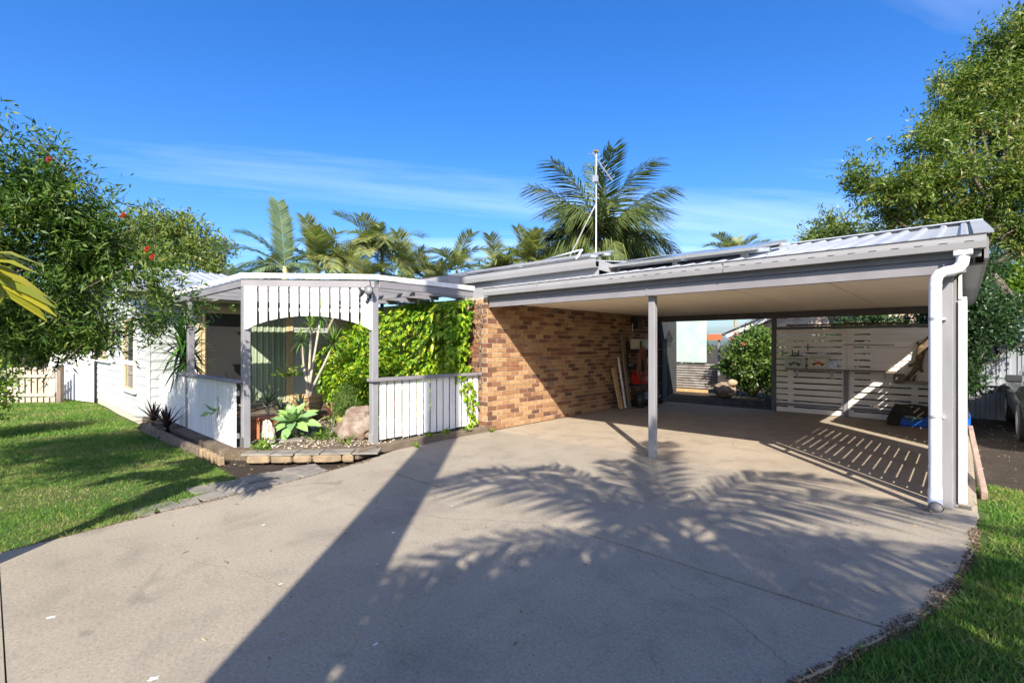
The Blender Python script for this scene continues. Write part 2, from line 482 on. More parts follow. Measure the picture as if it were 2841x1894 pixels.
DRIVE_L = [(-5.10, -6.0), (-5.12, -2.0), (-5.20, 0.07), (-5.29, 0.61), (-5.40, 1.28), (-5.51, 2.30), (-5.60, 2.70), (-5.71, 3.15), (-5.86, 3.60), (-6.02, 4.0), (-6.10, 4.8), (-6.13, 6.15)]
DRIVE_R = [(0.10, 6.15), (0.09, 5.75), (0.06, 5.13), (-0.02, 4.36), (-0.10, 3.88), (-0.17, 3.58), (-0.27, 3.32), (-0.38, 3.01), (-0.47, 2.74), (-0.56, 2.49), (-0.72, 1.9), (-0.86, 1.0), (-0.95, 0.0), (-1.0, -2.0), (-1.0, -6.0)]
def left_x(y):
    ys = [p[1] for p in DRIVE_L]; xs = [p[0] for p in DRIVE_L]; return np.interp(y, ys, xs)
def right_x(y):
    p = DRIVE_R[::-1]; return np.interp(y, [q[1] for q in p], [q[0] for q in p])
def lawn_sheet(name, poly_fn, x0, x1, y0, y1, step, mat, dz=0.0):
    xs = np.arange(x0, x1+step/2, step); ys = np.arange(y0, y1+step/2, step)
    X, Y = np.meshgrid(xs, ys, indexing='ij')
    Xc = (X[:-1, :-1] + X[1:, 1:])/2; Yc = (Y[:-1, :-1] + Y[1:, 1:])/2
    keep = poly_fn(Xc, Yc)
    Z = gz(X, Y) + dz
    V = np.stack([X, Y, Z], -1).reshape(-1, 3); nx, ny = X.shape
    I = np.arange(nx*ny).reshape(nx, ny)
    F = np.stack([I[:-1, :-1], I[1:, :-1], I[1:, 1:], I[:-1, 1:]], -1)[keep]
    used = np.unique(F); mp = np.full(nx*ny, -1); mp[used] = np.arange(len(used))
    return struct(obj(name, np_mesh(name, V[used], mp[F]), mat))
EDGE = 0.3
def in_left_lawn(x, y):
    a = (x < left_x(y) + EDGE) & (y < 2.15) & (x > -26)
    pav = (x > -6.55) & (y > 0.9) & (x + 5.42 > -(y-0.85)*0.55)     # paver strip towards the porch step
    return a & ~pav & ~((x > -12.2) & (y > 1.98))
def in_right_lawn(x, y):
    fade = 7.2 + 0.5*np.sin(x*3.1) + 0.25*np.sin(x*9)
    return (x > right_x(y) - EDGE) & (y < fade) & (x < 9) & (y > -6)
lawn_sheet("lawn", in_left_lawn, -26, -4.9, -8, 2.2, 0.1, TURF)
lawn_sheet("side_lawn", in_right_lawn, -1.5, 9, -6, 8.2, 0.06, TURF, -0.012)
EDGE = -0.01

# ================================================================== driveway: bays of concrete with joints between
drive = thing("driveway", "broad concrete driveway running up to the carport", "driveway", (-3, 3, -0.12)); drive['kind'] = 'structure'
def bay(y0, y1, name="concrete_bay"):
    L = [p for p in DRIVE_L if y0 < p[1] < y1]; Rr = [p for p in DRIVE_R if y0 < p[1] < y1]
    L = [(float(left_x(y0)), y0)] + L + [(float(left_x(y1)), y1)]
    Rr = [(float(right_x(y1)), y1)] + Rr + [(float(right_x(y0)), y0)]
    rng = random.Random(int(y0*10)+77)
    def rough(pts):
        out = []
        for (ax, ay), (bx, by) in zip(pts[:-1], pts[1:]):
            n = max(1, int(math.hypot(bx-ax, by-ay)/0.09))
            for i in range(n):
                t = i/n; j = 0.0 if i == 0 and (ax, ay) in (pts[0],) else rng.uniform(-0.012, 0.012)
                out.append((ax+(bx-ax)*t+j, ay+(by-ay)*t))
        out.append(pts[-1]); return out
    poly = rough(L)[::-1] + rough(Rr)[::-1]
    return MB().prism(poly, -0.12, 0.0).build(name, CONC, drive)
bay(-6.0, 0.058); bay(0.065, 3.288); bay(3.312, 6.143)
MB().prism([(-5.0, -6), (-1.1, -6), (-1.0, 0.5), (-0.5, 3.3), (0.0, 6.3), (-6.0, 6.3), (-5.5, 3.0), (-5.1, 0.0)], -0.10, -0.014).build("joint_filler", JOINT, drive)
slab = MB().prism([(-6.12, 6.16), (0.10, 6.16), (0.10, 12.42), (-6.12, 12.42)], -0.12, 0.0).build("carport_slab", CONC2); struct(slab)
def crack(pts, seed, w=0.006):
    rng = random.Random(seed); P = []
    for (ax, ay), (bx, by) in zip(pts[:-1], pts[1:]):
        n = 14
        for i in range(n):
            t = i/n; P.append((ax+(bx-ax)*t+rng.uniform(-.012, .012), ay+(by-ay)*t+rng.uniform(-.012, .012)))
    P.append(pts[-1]); mb = MB()
    for (ax, ay), (bx, by) in zip(P[:-1], P[1:]):
        d = Vector((by-ay, ax-bx, 0)).normalized()*w*rng.uniform(0.1, 0.38)
        mb.quad((ax-d.x, ay-d.y, 0.0015), (ax+d.x, ay+d.y, 0.0015), (bx+d.x, by+d.y, 0.0015), (bx-d.x, by-d.y, 0.0015))
    mb.build("crack", JOINT, drive)
crack([(-4.35, 2.33), (-3.85, 2.55), (-3.35, 2.74), (-2.6, 3.28)], 3)
crack([(-1.85, 3.28), (-1.35, 2.95), (-0.95, 2.86), (-0.62, 2.6)], 4, 0.005)
crack([(-4.1, 0.95), (-3.5, 1.2), (-3.1, 1.28)], 5, 0.003)
# bird droppings and paint drips, small litter
def spots():
    rng = random.Random(8); mb = MB()
    pts = [(-2.72, 0.52, .024), (-3.05, 0.88, .014), (-3.2, 1.28, .014), (-2.55, 1.45, .018), (-3.4, 2.25, .016), (-4.0, 2.1, .014), (-4.35, 1.6, .016), (-4.45, 0.95, .015), (-3.75, 0.25, .02), (-4.05, 0.18, .018), (-2.6, 0.2, .012),
           (-4.3, 0.4, .012), (-2.2, 1.35, .012), (-3.6, 0.75, .016), (-3.0, 1.85, .008), (-4.6, 1.3, .012), (-3.55, 3.0, .01), (-2.0, 3.6, .008), (-4.5, 3.9, .01), (-4.9, 2.5, .009), (-1.5, 4.7, .012), (-2.9, 4.3, .007)]
    for x, y, r_ in pts[::2]:
        n = 11; b = len(mb.v)
        for k in range(n):
            t = 2*math.pi*k/n; rr = r_*rng.uniform(0.35, 1.25)
            mb.v.append((x+rr*math.cos(t)*0.8, y+rr*math.sin(t)*1.1, 0.002))
        mb.f.append(tuple(range(b, b+n)))
    o = mb.build("dropping_spots", M("bird_lime", (0.75, 0.76, 0.77), (0.6, 0.6, 0.6), 30, 0.8), drive); o['kind'] = 'stuff'
spots()

# ================================================================== house
house = thing("house", "single-storey house of brick and pale weatherboard with a metal roof", "house", (-12, 6, 0))
# ---- brick wall along the carport
BW_X = -6.14
bw = MB().box(BW_X-0.22, BW_X-0.009, 6.0, 12.30, 0.0, 2.36).build("brick_wall", MORTAR, house)
def bricks():
    rng = random.Random(11)
    L, H, D = 0.230, 0.0755, 0.02
    pitch_l, pitch_h = 0.240, 0.0862
    variants = []
    for k in range(4):
        mb = MB(); j = lambda: rng.uniform(-0.0016, 0.0016)
        mb.box(-D, 0.0, 0, L, 0, H); mb.v = [(x+j()*1.5, y+j(), z+j()) for x, y, z in mb.v]
        me = mb.mesh("brick"); bm = bmesh.new(); bm.from_mesh(me); bmesh.ops.recalc_face_normals(bm, faces=bm.faces)
        bmesh.ops.bevel(bm, geom=list(bm.edges), offset=0.003, segments=1, affect='EDGES'); bm.to_mesh(me); bm.free()
        me.materials.append(BRICK); variants.append(me)
    half = MB().box(-D, 0, 0, 0.110, 0, H).mesh("brick_half"); half.materials.append(BRICK)
    items = []
    for row in range(27):
        z = 0.006 + row*pitch_h
        y = 6.0 + 0.002
        if row % 2: items.append((y, z, True)); y += 0.120
        while y + L < 12.32:
            items.append((y, z, False)); y += pitch_l
    items.sort(key=lambda t: t[0] + 0.15*abs(t[1]-1.5))
    stuff = MB()
    for i, (y, z, hf) in enumerate(items):
        off = rng.uniform(-0.002, 0.003)
        if i < 300:
            obj("brick", half if hf else variants[rng.randrange(4)], None, bw, (BW_X+off, y, z+rng.uniform(-.001, .001)))
        else:
            l = 0.110 if hf else L
            stuff.box(BW_X-D+off, BW_X+off, y, y+l, z, z+H)
    o = stuff.build("bricks_beyond", BRICKS, bw, bevel=0.0); o['kind'] = 'stuff'
bricks()
# front wall behind the creeper, and its return corner bricks
fw = MB().box(-12.1, BW_X-0.012, 6.008, 6.22, 0.0, 2.365).build("front_wall", MORTAR, house)
cst = MB()
for row in range(27):
    z = 0.006 + row*0.0862; x = BW_X - 0.004 - (0.0 if row % 2 else 0.12)
    if not row % 2: cst.box(BW_X-0.115, BW_X-0.0205, 5.996, 6.02, z, z+0.0755)
    for k in range(4): cst.box(x-0.235-k*0.24, x-0.005-k*0.24, 5.996, 6.02, z, z+0.0755)
cst.build("corner_bricks", BRICKS, fw)['kind'] = 'stuff'
# ---- weatherboard wall with the sliding door (faces the courtyard)
DX = -12.10
ww = MB().box(DX-0.2, DX-0.012, 2.22, 6.0, -0.1, 2.62).build("door_wall", SAGE, house)
def boards_x(parent, x, y0, y1, z0, z1, pitch, holes=()):
    z = z0; k = 0
    while z < z1 - 0.02:
        zt = min(z+pitch, z1)
        segs = [(y0, y1)]
        for (a, b, c, d) in holes:
            if zt > c + 0.01 and z < d - 0.01:
                ns = []
                for s, e in segs:
                    if b <= s or a >= e: ns.append((s, e)); continue
                    if a - s > 0.03: ns.append((s, a))
                    if e - b > 0.03: ns.append((b, e))
                segs = ns
        for s, e in segs:
            mb = MB(); b0 = len(mb.v)
            mb.v += [(x-0.010, s, z), (x+0.018, s, z), (x+0.004, s, zt+0.008), (x-0.010, s, zt+0.008), (x-0.010, e, z), (x+0.018, e, z), (x+0.004, e, zt+0.008), (x-0.010, e, zt+0.008)]
            mb.f += [(0, 1, 2, 3), (7, 6, 5, 4), (1, 5, 6, 2), (0, 4, 5, 1), (2, 6, 7, 3)]
            mb.build("board", SAGE, parent)
        z += pitch
def boards_y(parent, y, x0, x1, z0, z1, pitch, holes=()):
    z = z0
    while z < z1 - 0.02:
        zt = min(z+pitch, z1); segs = [(x0, x1)]
        for (a, b, c, d) in holes:
            if zt > c + 0.01 and z < d - 0.01:
                ns = []
                for s, e in segs:
                    if b <= s or a >= e: ns.append((s, e)); continue
                    if a - s > 0.03: ns.append((s, a))
                    if e - b > 0.03: ns.append((b, e))
                segs = ns
        for s, e in segs:
            mb = MB()
            mb.v += [(s, y+0.010, z), (s, y-0.018, z), (s, y-0.004, zt+0.008), (s, y+0.010, zt+0.008), (e, y+0.010, z), (e, y-0.018, z), (e, y-0.004, zt+0.008), (e, y+0.010, zt+0.008)]
            mb.f += [(3, 2, 1, 0), (4, 5, 6, 7), (2, 6, 5, 1), (1, 5, 4, 0), (3, 7, 6, 2)]
            mb.build("board", SAGE, parent)
        z += pitch
boards_x(ww, DX, 2.22, 6.0, -0.06, 2.44, 0.178, [(3.14, 5.06, 0.0, 2.34)])
MB().box(DX-0.01, DX+0.022, 2.19, 2.26, -0.1, 2.5).build("corner_trim", SAGE, house)
# sliding door: left leaf behind a dark insect screen, right leaf with a drawn curtain
door = MB().box(DX-0.05, DX+0.03, 3.16, 3.235, 0.12, 2.30).box(DX-0.05, DX+0.03, 4.965, 5.04, 0.12, 2.30).box(DX-0.05, DX+0.03, 3.235, 4.965, 2.215, 2.30).box(DX-0.05, DX+0.03, 3.235, 4.965, 0.12, 0.165).build("sliding_door", CREAM, house, bevel=0.004)
MB().box(DX+0.030, DX+0.042, 3.08, 3.155, 0.1, 2.36).box(DX+0.030, DX+0.042, 5.045, 5.12, 0.1, 2.36).box(DX+0.030, DX+0.042, 3.155, 5.045, 2.30, 2.36).build("architrave", CREAM, door)
MB().box(DX-0.012, DX-0.004, 3.24, 4.14, 0.17, 2.21).build("insect_screen", FLY, door)
MB().box(DX-0.014, DX+0.012, 4.10, 4.14, 0.17, 2.21).box(DX-0.014, DX+0.012, 3.237, 3.262, 0.17, 2.21).build("screen_frame", M("bronze_frame", (0.10, 0.075, 0.055), None, 3, 0.45), door)
cur = MB(); yy = np.linspace(4.15, 4.95, 70)
for a, b in zip(yy[:-1], yy[1:]):
    fa = -0.040 + 0.009*math.sin(a*46) + 0.005*math.sin(a*97+1); fb = -0.040 + 0.009*math.sin(b*46) + 0.005*math.sin(b*97+1)
    cur.quad((DX+fa+0.05, a, 0.17), (DX+fb+0.05, b, 0.17), (DX+fb+0.05, b, 2.21), (DX+fa+0.05, a, 2.21))
cur.build("curtain", M("sage_curtain", (0.27, 0.33, 0.23), (0.19, 0.24, 0.165), 3, 0.8, stretch=(1, 1, 0.2)), door, smooth=True)
MB().box(DX+0.012, DX+0.03, 4.145, 4.16, 1.15, 1.27).build("door_handle", BLACK, door)
# ---- window wall of the left wing
WY = 2.20
W1 = (-18.6, -16.2, 1.10, 2.08); W2 = (-14.25, -13.0, 0.52, 2.08)
lwall = MB().box(-20.3, DX-0.21, WY+0.02, WY+0.2, -0.12, 2.62).build("window_wall", SAGE, house)
boards_y(lwall, WY, -20.3, DX-0.02, -0.02, 2.44, 0.178, [W1, W2])
MB().box(-20.28, DX-0.03, WY+0.004, WY+0.1, -0.32, -0.03).build("slab_edge", PLINTH, house)
for W, mull, trans in ((W1, True, False), (W2, False, True)):
    a, b, c, d = W
    win = MB().box(a, a+0.05, WY-0.05, WY+0.01, c, d).box(b-0.05, b, WY-0.05, WY+0.01, c, d).box(a+0.05, b-0.05, WY-0.05, WY+0.01, d-0.05, d).box(a+0.05, b-0.05, WY-0.05, WY+0.01, c, c+0.05).build("window", CREAM, house, bevel=0.004)
    if mull:
        m_ = (a+b)/2 + 0.2
        MB().box(m_-0.06, m_+0.06, WY-0.045, WY+0.008, c+0.05, d-0.05).build("mullion", CREAM, win)
        MB().box(a+0.05, m_-0.06, WY-0.012, WY-0.002, c+0.05, d-0.05).build("pane", DGLASS, win)
        MB().box(m_+0.06, b-0.05, WY-0.012, WY-0.002, c+0.05, d-0.05).build("pane", DGLASS, win)
    else:
        z_ = 1.12
        MB().box(a+0.05, b-0.05, WY-0.045, WY+0.008, z_-0.045, z_+0.045).build("transom", WHITE, win)
        MB().box(a+0.05, b-0.05, WY-0.012, WY-0.002, c+0.05, z_-0.045).build("pane", DGLASS, win)
        MB().box(a+0.05, b-0.05, WY-0.012, WY-0.002, z_+0.045, d-0.05).build("pane", DGLASS, win)
    MB().box(a-0.06, b+0.06, WY-0.09, WY-0.019, c-0.045, c-0.002).box(a-0.05, a-0.003, WY-0.07, WY-0.019, c, d).box(b+0.003, b+0.05, WY-0.07, WY-0.019, c, d).build("sill", WHITE, win)
# remaining shell
MB().box(-20.3, -20.1, WY+0.2, 9.5, -0.15, 2.6).build("end_wall", SAGE, house)
MB().box(-20.1, -6.37, 12.1, 12.3, -0.1, 2.6).build("back_wall", MORTAR, house)
# ---- roofs: ribbed metal sheets
def ribbed(o, u, v, nu, lu, lv, rib=0.025, pitch=0.19, name="roof_sheet", parent=None, mat=None):
    """sheet from corner o, ribs run along v, profile across u"""
    o, u, v = Vector(o), Vector(u).normalized(), Vector(v).normalized(); n = u.cross(v).normalized()
    prof = []; x = 0.0
    while x < lu:
        for dx, h in ((0, 0), (pitch*0.58, 0), (pitch*0.68, rib), (pitch*0.88, rib)):
            if x+dx <= lu: prof.append((x+dx, h))
        x += pitch
    prof.append((lu, 0)); mb = MB(); b = 0
    for a, h in prof:
        mb.v.append(tuple(o+u*a+n*h)); mb.v.append(tuple(o+u*a+n*h+v*lv))
    for i in range(len(prof)-1): mb.f.append((2*i, 2*i+2, 2*i+3, 2*i+1))
    m = mb.build(name, mat or ZINC, parent)
    return m
SL = 0.215
# left wing: ridge runs away from the street
ribbed((-11.55, 1.75, 2.62), (0, 1, 0), (-1, 0, 0.235), 0, 8.0, 3.72, name="wing_roof", parent=house, pitch=0.25)
ribbed((-18.75, 9.75, 2.62), (0, -1, 0), (1, 0, 0.235), 0, 8.0, 3.72, name="wing_roof", parent=house, pitch=0.25)
g = MB(); g.extr([(-19.9, 2.5), (-12.1, 2.5), (-12.1, 2.62), (-15.16, 3.34), (-18.2, 2.62), (-19.9, 2.6)], (0, WY+0.03, 0), (1, 0, 0), (0, 0, 1), (0, 0.1, 0)); g.build("gable", SAGE, house)
MB().box(-11.62, -11.50, 1.75, 5.75, 2.53, 2.645).build("wing_gutter", GUTTER, house, bevel=0.012)
MB().box(-11.66, -11.625, 1.75, 5.75, 2.44, 2.62).build("wing_fascia", CREAM, house)
MB().box(-12.1, -11.67, 1.9, 5.99, 2.445, 2.47).build("soffit", CREAM, house)
MB().bar((-11.5, 1.72, 2.60), (-15.15, 1.72, 3.46), 0.03, 0.18).build("wing_barge", GUTTER, house)
# main roof with its eaves gutter stepping across above the carport
ribbed((-12.0, 6.10, 2.76), (1, 0, 0), (0, 1, 0.10), 0, 8.03, 3.2, name="main_roof", parent=house)
ribbed((-3.97, 12.5, 2.76), (-1, 0, 0), (0, -1, 0.10), 0, 8.03, 3.2, name="main_roof", parent=house)
def gutter_len(p, q, h=0.125, d=0.10, name="gutter", parent=None, mat=None, out=(0,-1,0)):
    """quad gutter: a lipped trough with a bead, along p-q"""
    p, q, out = Vector(p), Vector(q), Vector(out); up = Vector((0, 0, 1))
    prof = [(0, 0), (d, 0), (d+0.012, h*0.45), (d+0.012, h*0.62), (d-0.004, h*0.66), (d-0.004, h*0.92), (d+0.01, h), (d-0.012, h), (d-0.014, 0.012), (0.0, 0.012)]
    mb = MB(); n = len(prof)
    for e in (p, q): mb.v += [tuple(e + out*a + up*b) for a, b in prof]
    for i in range(n): mb.f.append((i, (i+1) % n, n+(i+1) % n, n+i))
    mb.f.append(tuple(range(n))[::-1]); mb.f.append(tuple(range(n, 2*n)))
    return mb.build(name, mat or GUTTER, parent)
gutter_len((-6.87, 6.13, 2.655), (-3.93, 6.13, 2.655), 0.145, 0.10, "eaves_gutter", house)
MB().box(-6.87, -3.95, 6.125, 6.16, 2.38, 2.66).build("eaves_fascia", GUTTER, house)
gutter_len((-9.6, 5.82, 2.655), (-6.88, 5.82, 2.655), 0.145, 0.10, "eaves_gutter", house)
MB().box(-11.4, -6.92, 5.52, 5.995, 2.44, 2.455).build("eaves_soffit", GREY, house)
MB().box(-9.6, -6.88, 5.815, 5.85, 2.47, 2.66).box(-6.905, -6.875, 5.72, 6.12, 2.40, 2.80).build("eaves_fascia", GUTTER, house)
MB().bar((-3.94, 6.16, 2.70), (-3.94, 7.0, 2.66), 0.03, 0.14).build("roof_edge_capping", GUTTER, house)
MB().box(-12, -3.97, 9.2, 9.4, 3.08, 3.10).build("ridge_cap", ZINC, house)

# ================================================================== carport
carport = thing("carport", "open double carport with grey beams, flat cream ceiling and metal roof", "carport", (-3, 9, 0))
def post(name, x, y, z0, z1, w=0.09, parent=carport, mat=GREY, rot=0):
    c, s = math.cos(rot)*w/2, math.sin(rot)*w/2
    mb = MB().obox((x, y, (z0+z1)/2), (c, s, 0), (-s, c, 0), (0, 0, (z1-z0)/2))
    return mb.build(name, mat, parent, bevel=0.006)
PW = M("grey_post_paint", (0.235, 0.235, 0.25), (0.185, 0.185, 0.195), 2.0, 0.5, stretch=(3, 3, 0.8), bscale=30, bstr=0.12)
post("post", -3.08, 6.13, 0.0, 2.18, 0.09, mat=PW)
post("post", -0.11, 6.13, 0.0, 2.18, 0.09, mat=PW)
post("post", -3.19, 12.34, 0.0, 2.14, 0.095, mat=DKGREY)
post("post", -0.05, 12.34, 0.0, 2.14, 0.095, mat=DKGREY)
MB().box(-6.10, 0.02, 6.002, 6.05, 2.178, 2.308).box(-6.10, 0.02, 6.022, 6.05, 2.308, 2.45).build("front_beam", GREY, carport, bevel=0.003)
MB().box(-6.12, 0.12, 5.985, 6.018, 2.311, 2.47).build("fascia", GREY, carport, bevel=0.003)
gutter_len((-6.13, 5.983, 2.373), (0.15, 5.983, 2.373), 0.125, 0.10, "gutter", carport)
sl_ = MB()
for k in range(22):
    x = -3.6 + k*0.172
    if x < 0.1: sl_.box(x, x+0.06, 5.8665, 5.8722, 2.4365, 2.4395)
sl_.build("gutter_slots", BLACK, carport)['kind'] = 'stuff'
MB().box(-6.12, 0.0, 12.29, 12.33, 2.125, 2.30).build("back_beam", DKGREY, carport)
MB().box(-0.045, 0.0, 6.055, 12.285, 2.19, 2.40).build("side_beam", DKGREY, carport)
for a, b in ((-6.115, -4.655), (-4.645, -3.475), (-3.465, -2.305), (-2.295, -1.195), (-1.185, -0.05)):
    MB().box(a+0.002, b-0.002, 6.052, 12.285, 2.268, 2.28).build("ceiling_panel", CEIL, carport)
MB().box(-6.11, -0.05, 6.06, 12.28, 2.2825, 2.29).build("joint_shadow_sheet", M("joint_shadow_board", (0.12, 0.10, 0.08), None, 3, 0.9), carport)  # dark sheet over the panels, its colour standing in for shade in the joints
# roof in two slopes, the front one with trimdek ribs
ribbed((-6.1, 5.93, 2.475), (1, 0, 0), (0, 1, SL), 0, 6.24, 3.36, rib=0.034, pitch=0.205, name="roof_sheet", parent=carport)
ribbed((0.14, 12.6, 2.465), (-1, 0, 0), (0, -1, SL), 0, 6.24, 3.38, rib=0.034, pitch=0.205, name="roof_sheet", parent=carport)
MB().bar((0.135, 5.95, 2.515), (0.135, 9.22, 2.515+SL*3.27), 0.13, 0.02).build("barge_capping", ZINC, carport)
MB().box(-6.1, 0.2, 9.12, 9.36, 3.21, 3.225).build("ridge_cap", ZINC, carport)
bb = MB(); bb.extr([(6.06, 2.30), (6.06, 2.47), (9.24, 3.15), (12.5, 2.46), (12.5, 2.30)], (0.14, 0, 0), (0, 1, 0), (0, 0, 1), (0.03, 0, 0)); bb.build("side_barge", GREY, carport)
MB().box(0.0, 0.138, 6.24, 12.3, 2.265, 2.285).build("side_soffit", GREY, carport)
# speaker on the back beam
sp_ = MB().lathe((0, 0, 0), [(0.0, 0.02), (0.045, 0.02), (0.05, 0.035), (0.062, 0.035), (0.066, 0.0)], 18)
sp_.v = [(-3.42+x, 12.29-z, 2.205+y) for x, y, z in sp_.v]
sp_.build("round_speaker", M("speaker_grey", (0.20, 0.20, 0.2), (0.03, 0.03, 0.03), 40, 0.5), carport, smooth=True)
# downpipe with offset bends, ending in an open round socket
def arc(c, r_, a0, a1, n, ax, ay):
    return [Vector(c) + Vector(ax)*r_*math.cos(a0+(a1-a0)*i/n) + Vector(ay)*r_*math.sin(a0+(a1-a0)*i/n) for i in range(n+1)]
px, py = -0.188, 5.935
pipe = [Vector((0.0, 5.94, 2.372)), Vector((0.0, 5.94, 2.30)), Vector((-0.006, 5.94, 2.255)), Vector((-0.03, 5.94, 2.215)), Vector((-0.07, 5.94, 2.197)), Vector((-0.115, 5.938, 2.192)), Vector((-0.155, 5.936, 2.175)), Vector((-0.18, 5.935, 2.14)), Vector((px, py, 2.09))]
dp = MB().tube(pipe + [Vector((px, py, 1.2)), Vector((px, py, 0.10))], 0.0475, 20, cap=False).build("downpipe", PVC, carport, smooth=True)
sock = [Vector((px, py, 0.20)), Vector((px, py, 0.105)), Vector((px+0.002, py-0.015, 0.07)), Vector((px+0.006, py-0.05, 0.058)), Vector((px+0.01, py-0.10, 0.055))]
MB().tube(sock, [0.053, 0.053, 0.054, 0.054, 0.054], 20, cap=False).build("socket", PVC, dp, smooth=True)
MB().tube([Vector((px+0.0098, py-0.097, 0.055)), Vector((px+0.0085, py-0.075, 0.0555))], 0.046, 20).build("drain_cap", M("dusty_cap", (0.33, 0.30, 0.27), (0.2, 0.18, 0.16), 9, 0.8), dp, smooth=True)
MB().box(-0.065, 0.065, 5.885, 5.98, 2.325, 2.3715).build("gutter_outlet", PVC, dp, bevel=0.005)
for zz in (2.05, 0.2): MB().tube([Vector((px, py, zz)), Vector((px, py, zz+0.03))], 0.0495, 20, cap=False).build("pipe_collar", PVC, dp, smooth=True)
MB().box(-0.10, 0.06, 6.17, 6.3, 0.0, 0.004).build("dark_patch", M("dark_concrete", (0.10, 0.09, 0.08), (0.06, 0.055, 0.05), 8, 0.9), slab)  # small dark patch on the slab behind the right post

for zz in (1.75, 0.85):
    MB().tube([Vector((px, py, zz)), Vector((px, py, zz+0.028))], 0.050, 20, cap=False).build("pipe_strap", GALV, dp, smooth=True)
    MB().box(px+0.03, px+0.075, py+0.02, 6.084, zz+0.002, zz+0.026).build("strap_arm", GALV, dp)
for x in (-3.08, -0.11):
    for z in (2.21, 2.26): MB().tube([(x-0.02, 6.0015, z), (x-0.02, 5.992, z)], 0.009, 8).build("bolt", GALV, carport)
for x in (-4.9, -2.06): MB().box(x-0.004, x+0.004, 5.868, 5.9, 2.372, 2.5).build("gutter_seam", GREY, carport)
# side screen on the right of the carport: white slats with open gaps
def side_screen(label, y0, y1, battens, zlo, zhi, n, name="slat_screen", group="white slat screens down the carport side"):
    t = thing(name, label, "screen", (0.02, (y0+y1)/2, 0), group)
    p = (zhi-zlo)/n
    for k in range(n):
        MB().box(-0.03, -0.008, y0, y1, zlo+k*p, zlo+(k+1)*p-0.036).build("slat", SCREENW, t)
    for a, b in battens: MB().box(-0.006, 0.028, a, b, zlo, zhi+0.02).build("batten", WHITE, t)
    return t
s1 = side_screen("white timber slat screen beside the front right downpipe", 6.185, 8.98, [(6.31, 6.50), (7.35, 7.62), (8.42, 8.98)], 0.07, 1.96, 15)
MB().box(-0.03, -0.006, 6.185, 8.98, 1.955, 2.186).build("top_board", WHITE, s1)
MB().box(-0.03, 0.03, 6.178, 6.1845, 0.05, 1.94).build("end_board", WHITE, s1)
MB().box(-0.064, -0.0305, 6.20, 6.2065, 0.0, 2.17).build("light_stop_strip", GREY, s1)  # added strip closing the slit where sun passed between post and end board
side_screen("white timber slat screen further back on the carport side", 9.32, 12.25, [(9.32, 9.52), (9.62, 10.9), (11.1, 12.25)], 0.07, 1.96, 15)

# ================================================================== porch pergola over the courtyard garden
PA = Vector((-7.46, 2.50, 0)); PB = Vector((-6.35, 3.87, 0)); PC = Vector((-6.35, 5.80, 0)); PL = Vector((-9.95, 2.44, 0)); PLL = Vector((-10.75, 2.42, 0))
porch = thing("porch", "grey-framed entry porch with flat roof and white slatted arch", "porch", (-7, 4, 0))
BZ = 0.06
ang = math.atan2(PB.y-PA.y, PB.x-PA.x)
post("post", PA.x, PA.y, BZ, 2.345, 0.10, porch, PW, 0.0)
post("post", PB.x, PB.y, BZ, 2.345, 0.10, porch, PW, 0.0)
post("post", PL.x, PL.y, BZ, 2.31, 0.10, porch, GREY)
for (x, y) in ((PA.x, PA.y), (PB.x, PB.y)):
    MB().box(x-0.056, x+0.056, y-0.056, y-0.0505, BZ, BZ+0.16).build("post_stirrup", GALV if x > -7 else DKGREY, porch)
def zb(p):   # the roof falls a little to the left
    return 2.345 + 0.012*(p.x+7)
def beam(p, q, z0, z1, w, name, mat, off=(0,0)):
    mb = MB(); p = Vector((p.x+off[0], p.y+off[1], 0)); q = Vector((q.x+off[0], q.y+off[1], 0))
    d = (q-p).normalized(); n = Vector((-d.y, d.x, 0))*w/2
    for e in (p, q):
        zz = zb(e)-2.345
        mb.v += [(e.x-n.x, e.y-n.y, z0+zz), (e.x+n.x, e.y+n.y, z0+zz), (e.x+n.x, e.y+n.y, z1+zz), (e.x-n.x, e.y-n.y, z1+zz)]
    mb.f += [(0,1,2,3), (7,6,5,4), (0,4,5,1), (1,5,6,2), (2,6,7,3), (3,7,4,0)]
    return mb.build(name, mat, porch, bevel=0.003)
dAB = (PB-PA).normalized()
beam(PA-dAB*0.03, PB+dAB*0.03, 2.347, 2.455, 0.05, "edge_beam", GREY, (0.02, -0.03))
beam(PLL, PA+Vector((-0.02, 0, 0)), 2.347, 2.455, 0.05, "edge_beam", GREY, (0, -0.03))
beam(PB+Vector((0.02, 0.05, 0)), PC, 2.347, 2.455, 0.05, "edge_beam", GREY, (0.03, 0))
nAB = Vector((dAB.y, -dAB.x, 0))
beam(PA-dAB*0.04, PB+dAB*0.04, 2.462, 2.535, 0.012, "edge_flashing", WHITE, (nAB.x*0.065+0.01, nAB.y*0.065-0.02))
beam(PLL, PA+Vector((0.03, 0, 0)), 2.462, 2.535, 0.012, "edge_flashing", WHITE, (0, -0.075))
beam(PB+Vector((0.0, -0.02, 0)), PC, 2.462, 2.535, 0.012, "edge_flashing", WHITE, (0.085, 0))
rp = [(-10.75, 2.37), (-10.0, 2.40), (-10.0, 5.78), (-11.48, 5.78), (-11.48, 3.2), (-10.75, 3.2)]
mb = MB().prism(rp, 0, 0.02); mb.v = [(x, y, z + 2.485 + 0.012*(x+7)) for x, y, z in mb.v]; mb.build("roof_sheet", ZINC, porch)
for x in (-7.25, -7.95, -8.65, -9.35, -10.05):
    y0 = 2.52 if x < -7.4 else 2.75
    MB().box(x-0.022, x+0.022, y0, 5.78, 2.36, 2.455).build("rafter", GREY, porch)
MB().box(-6.72, -6.68, 3.55, 5.78, 2.36, 2.455).build("rafter", GREY, porch)
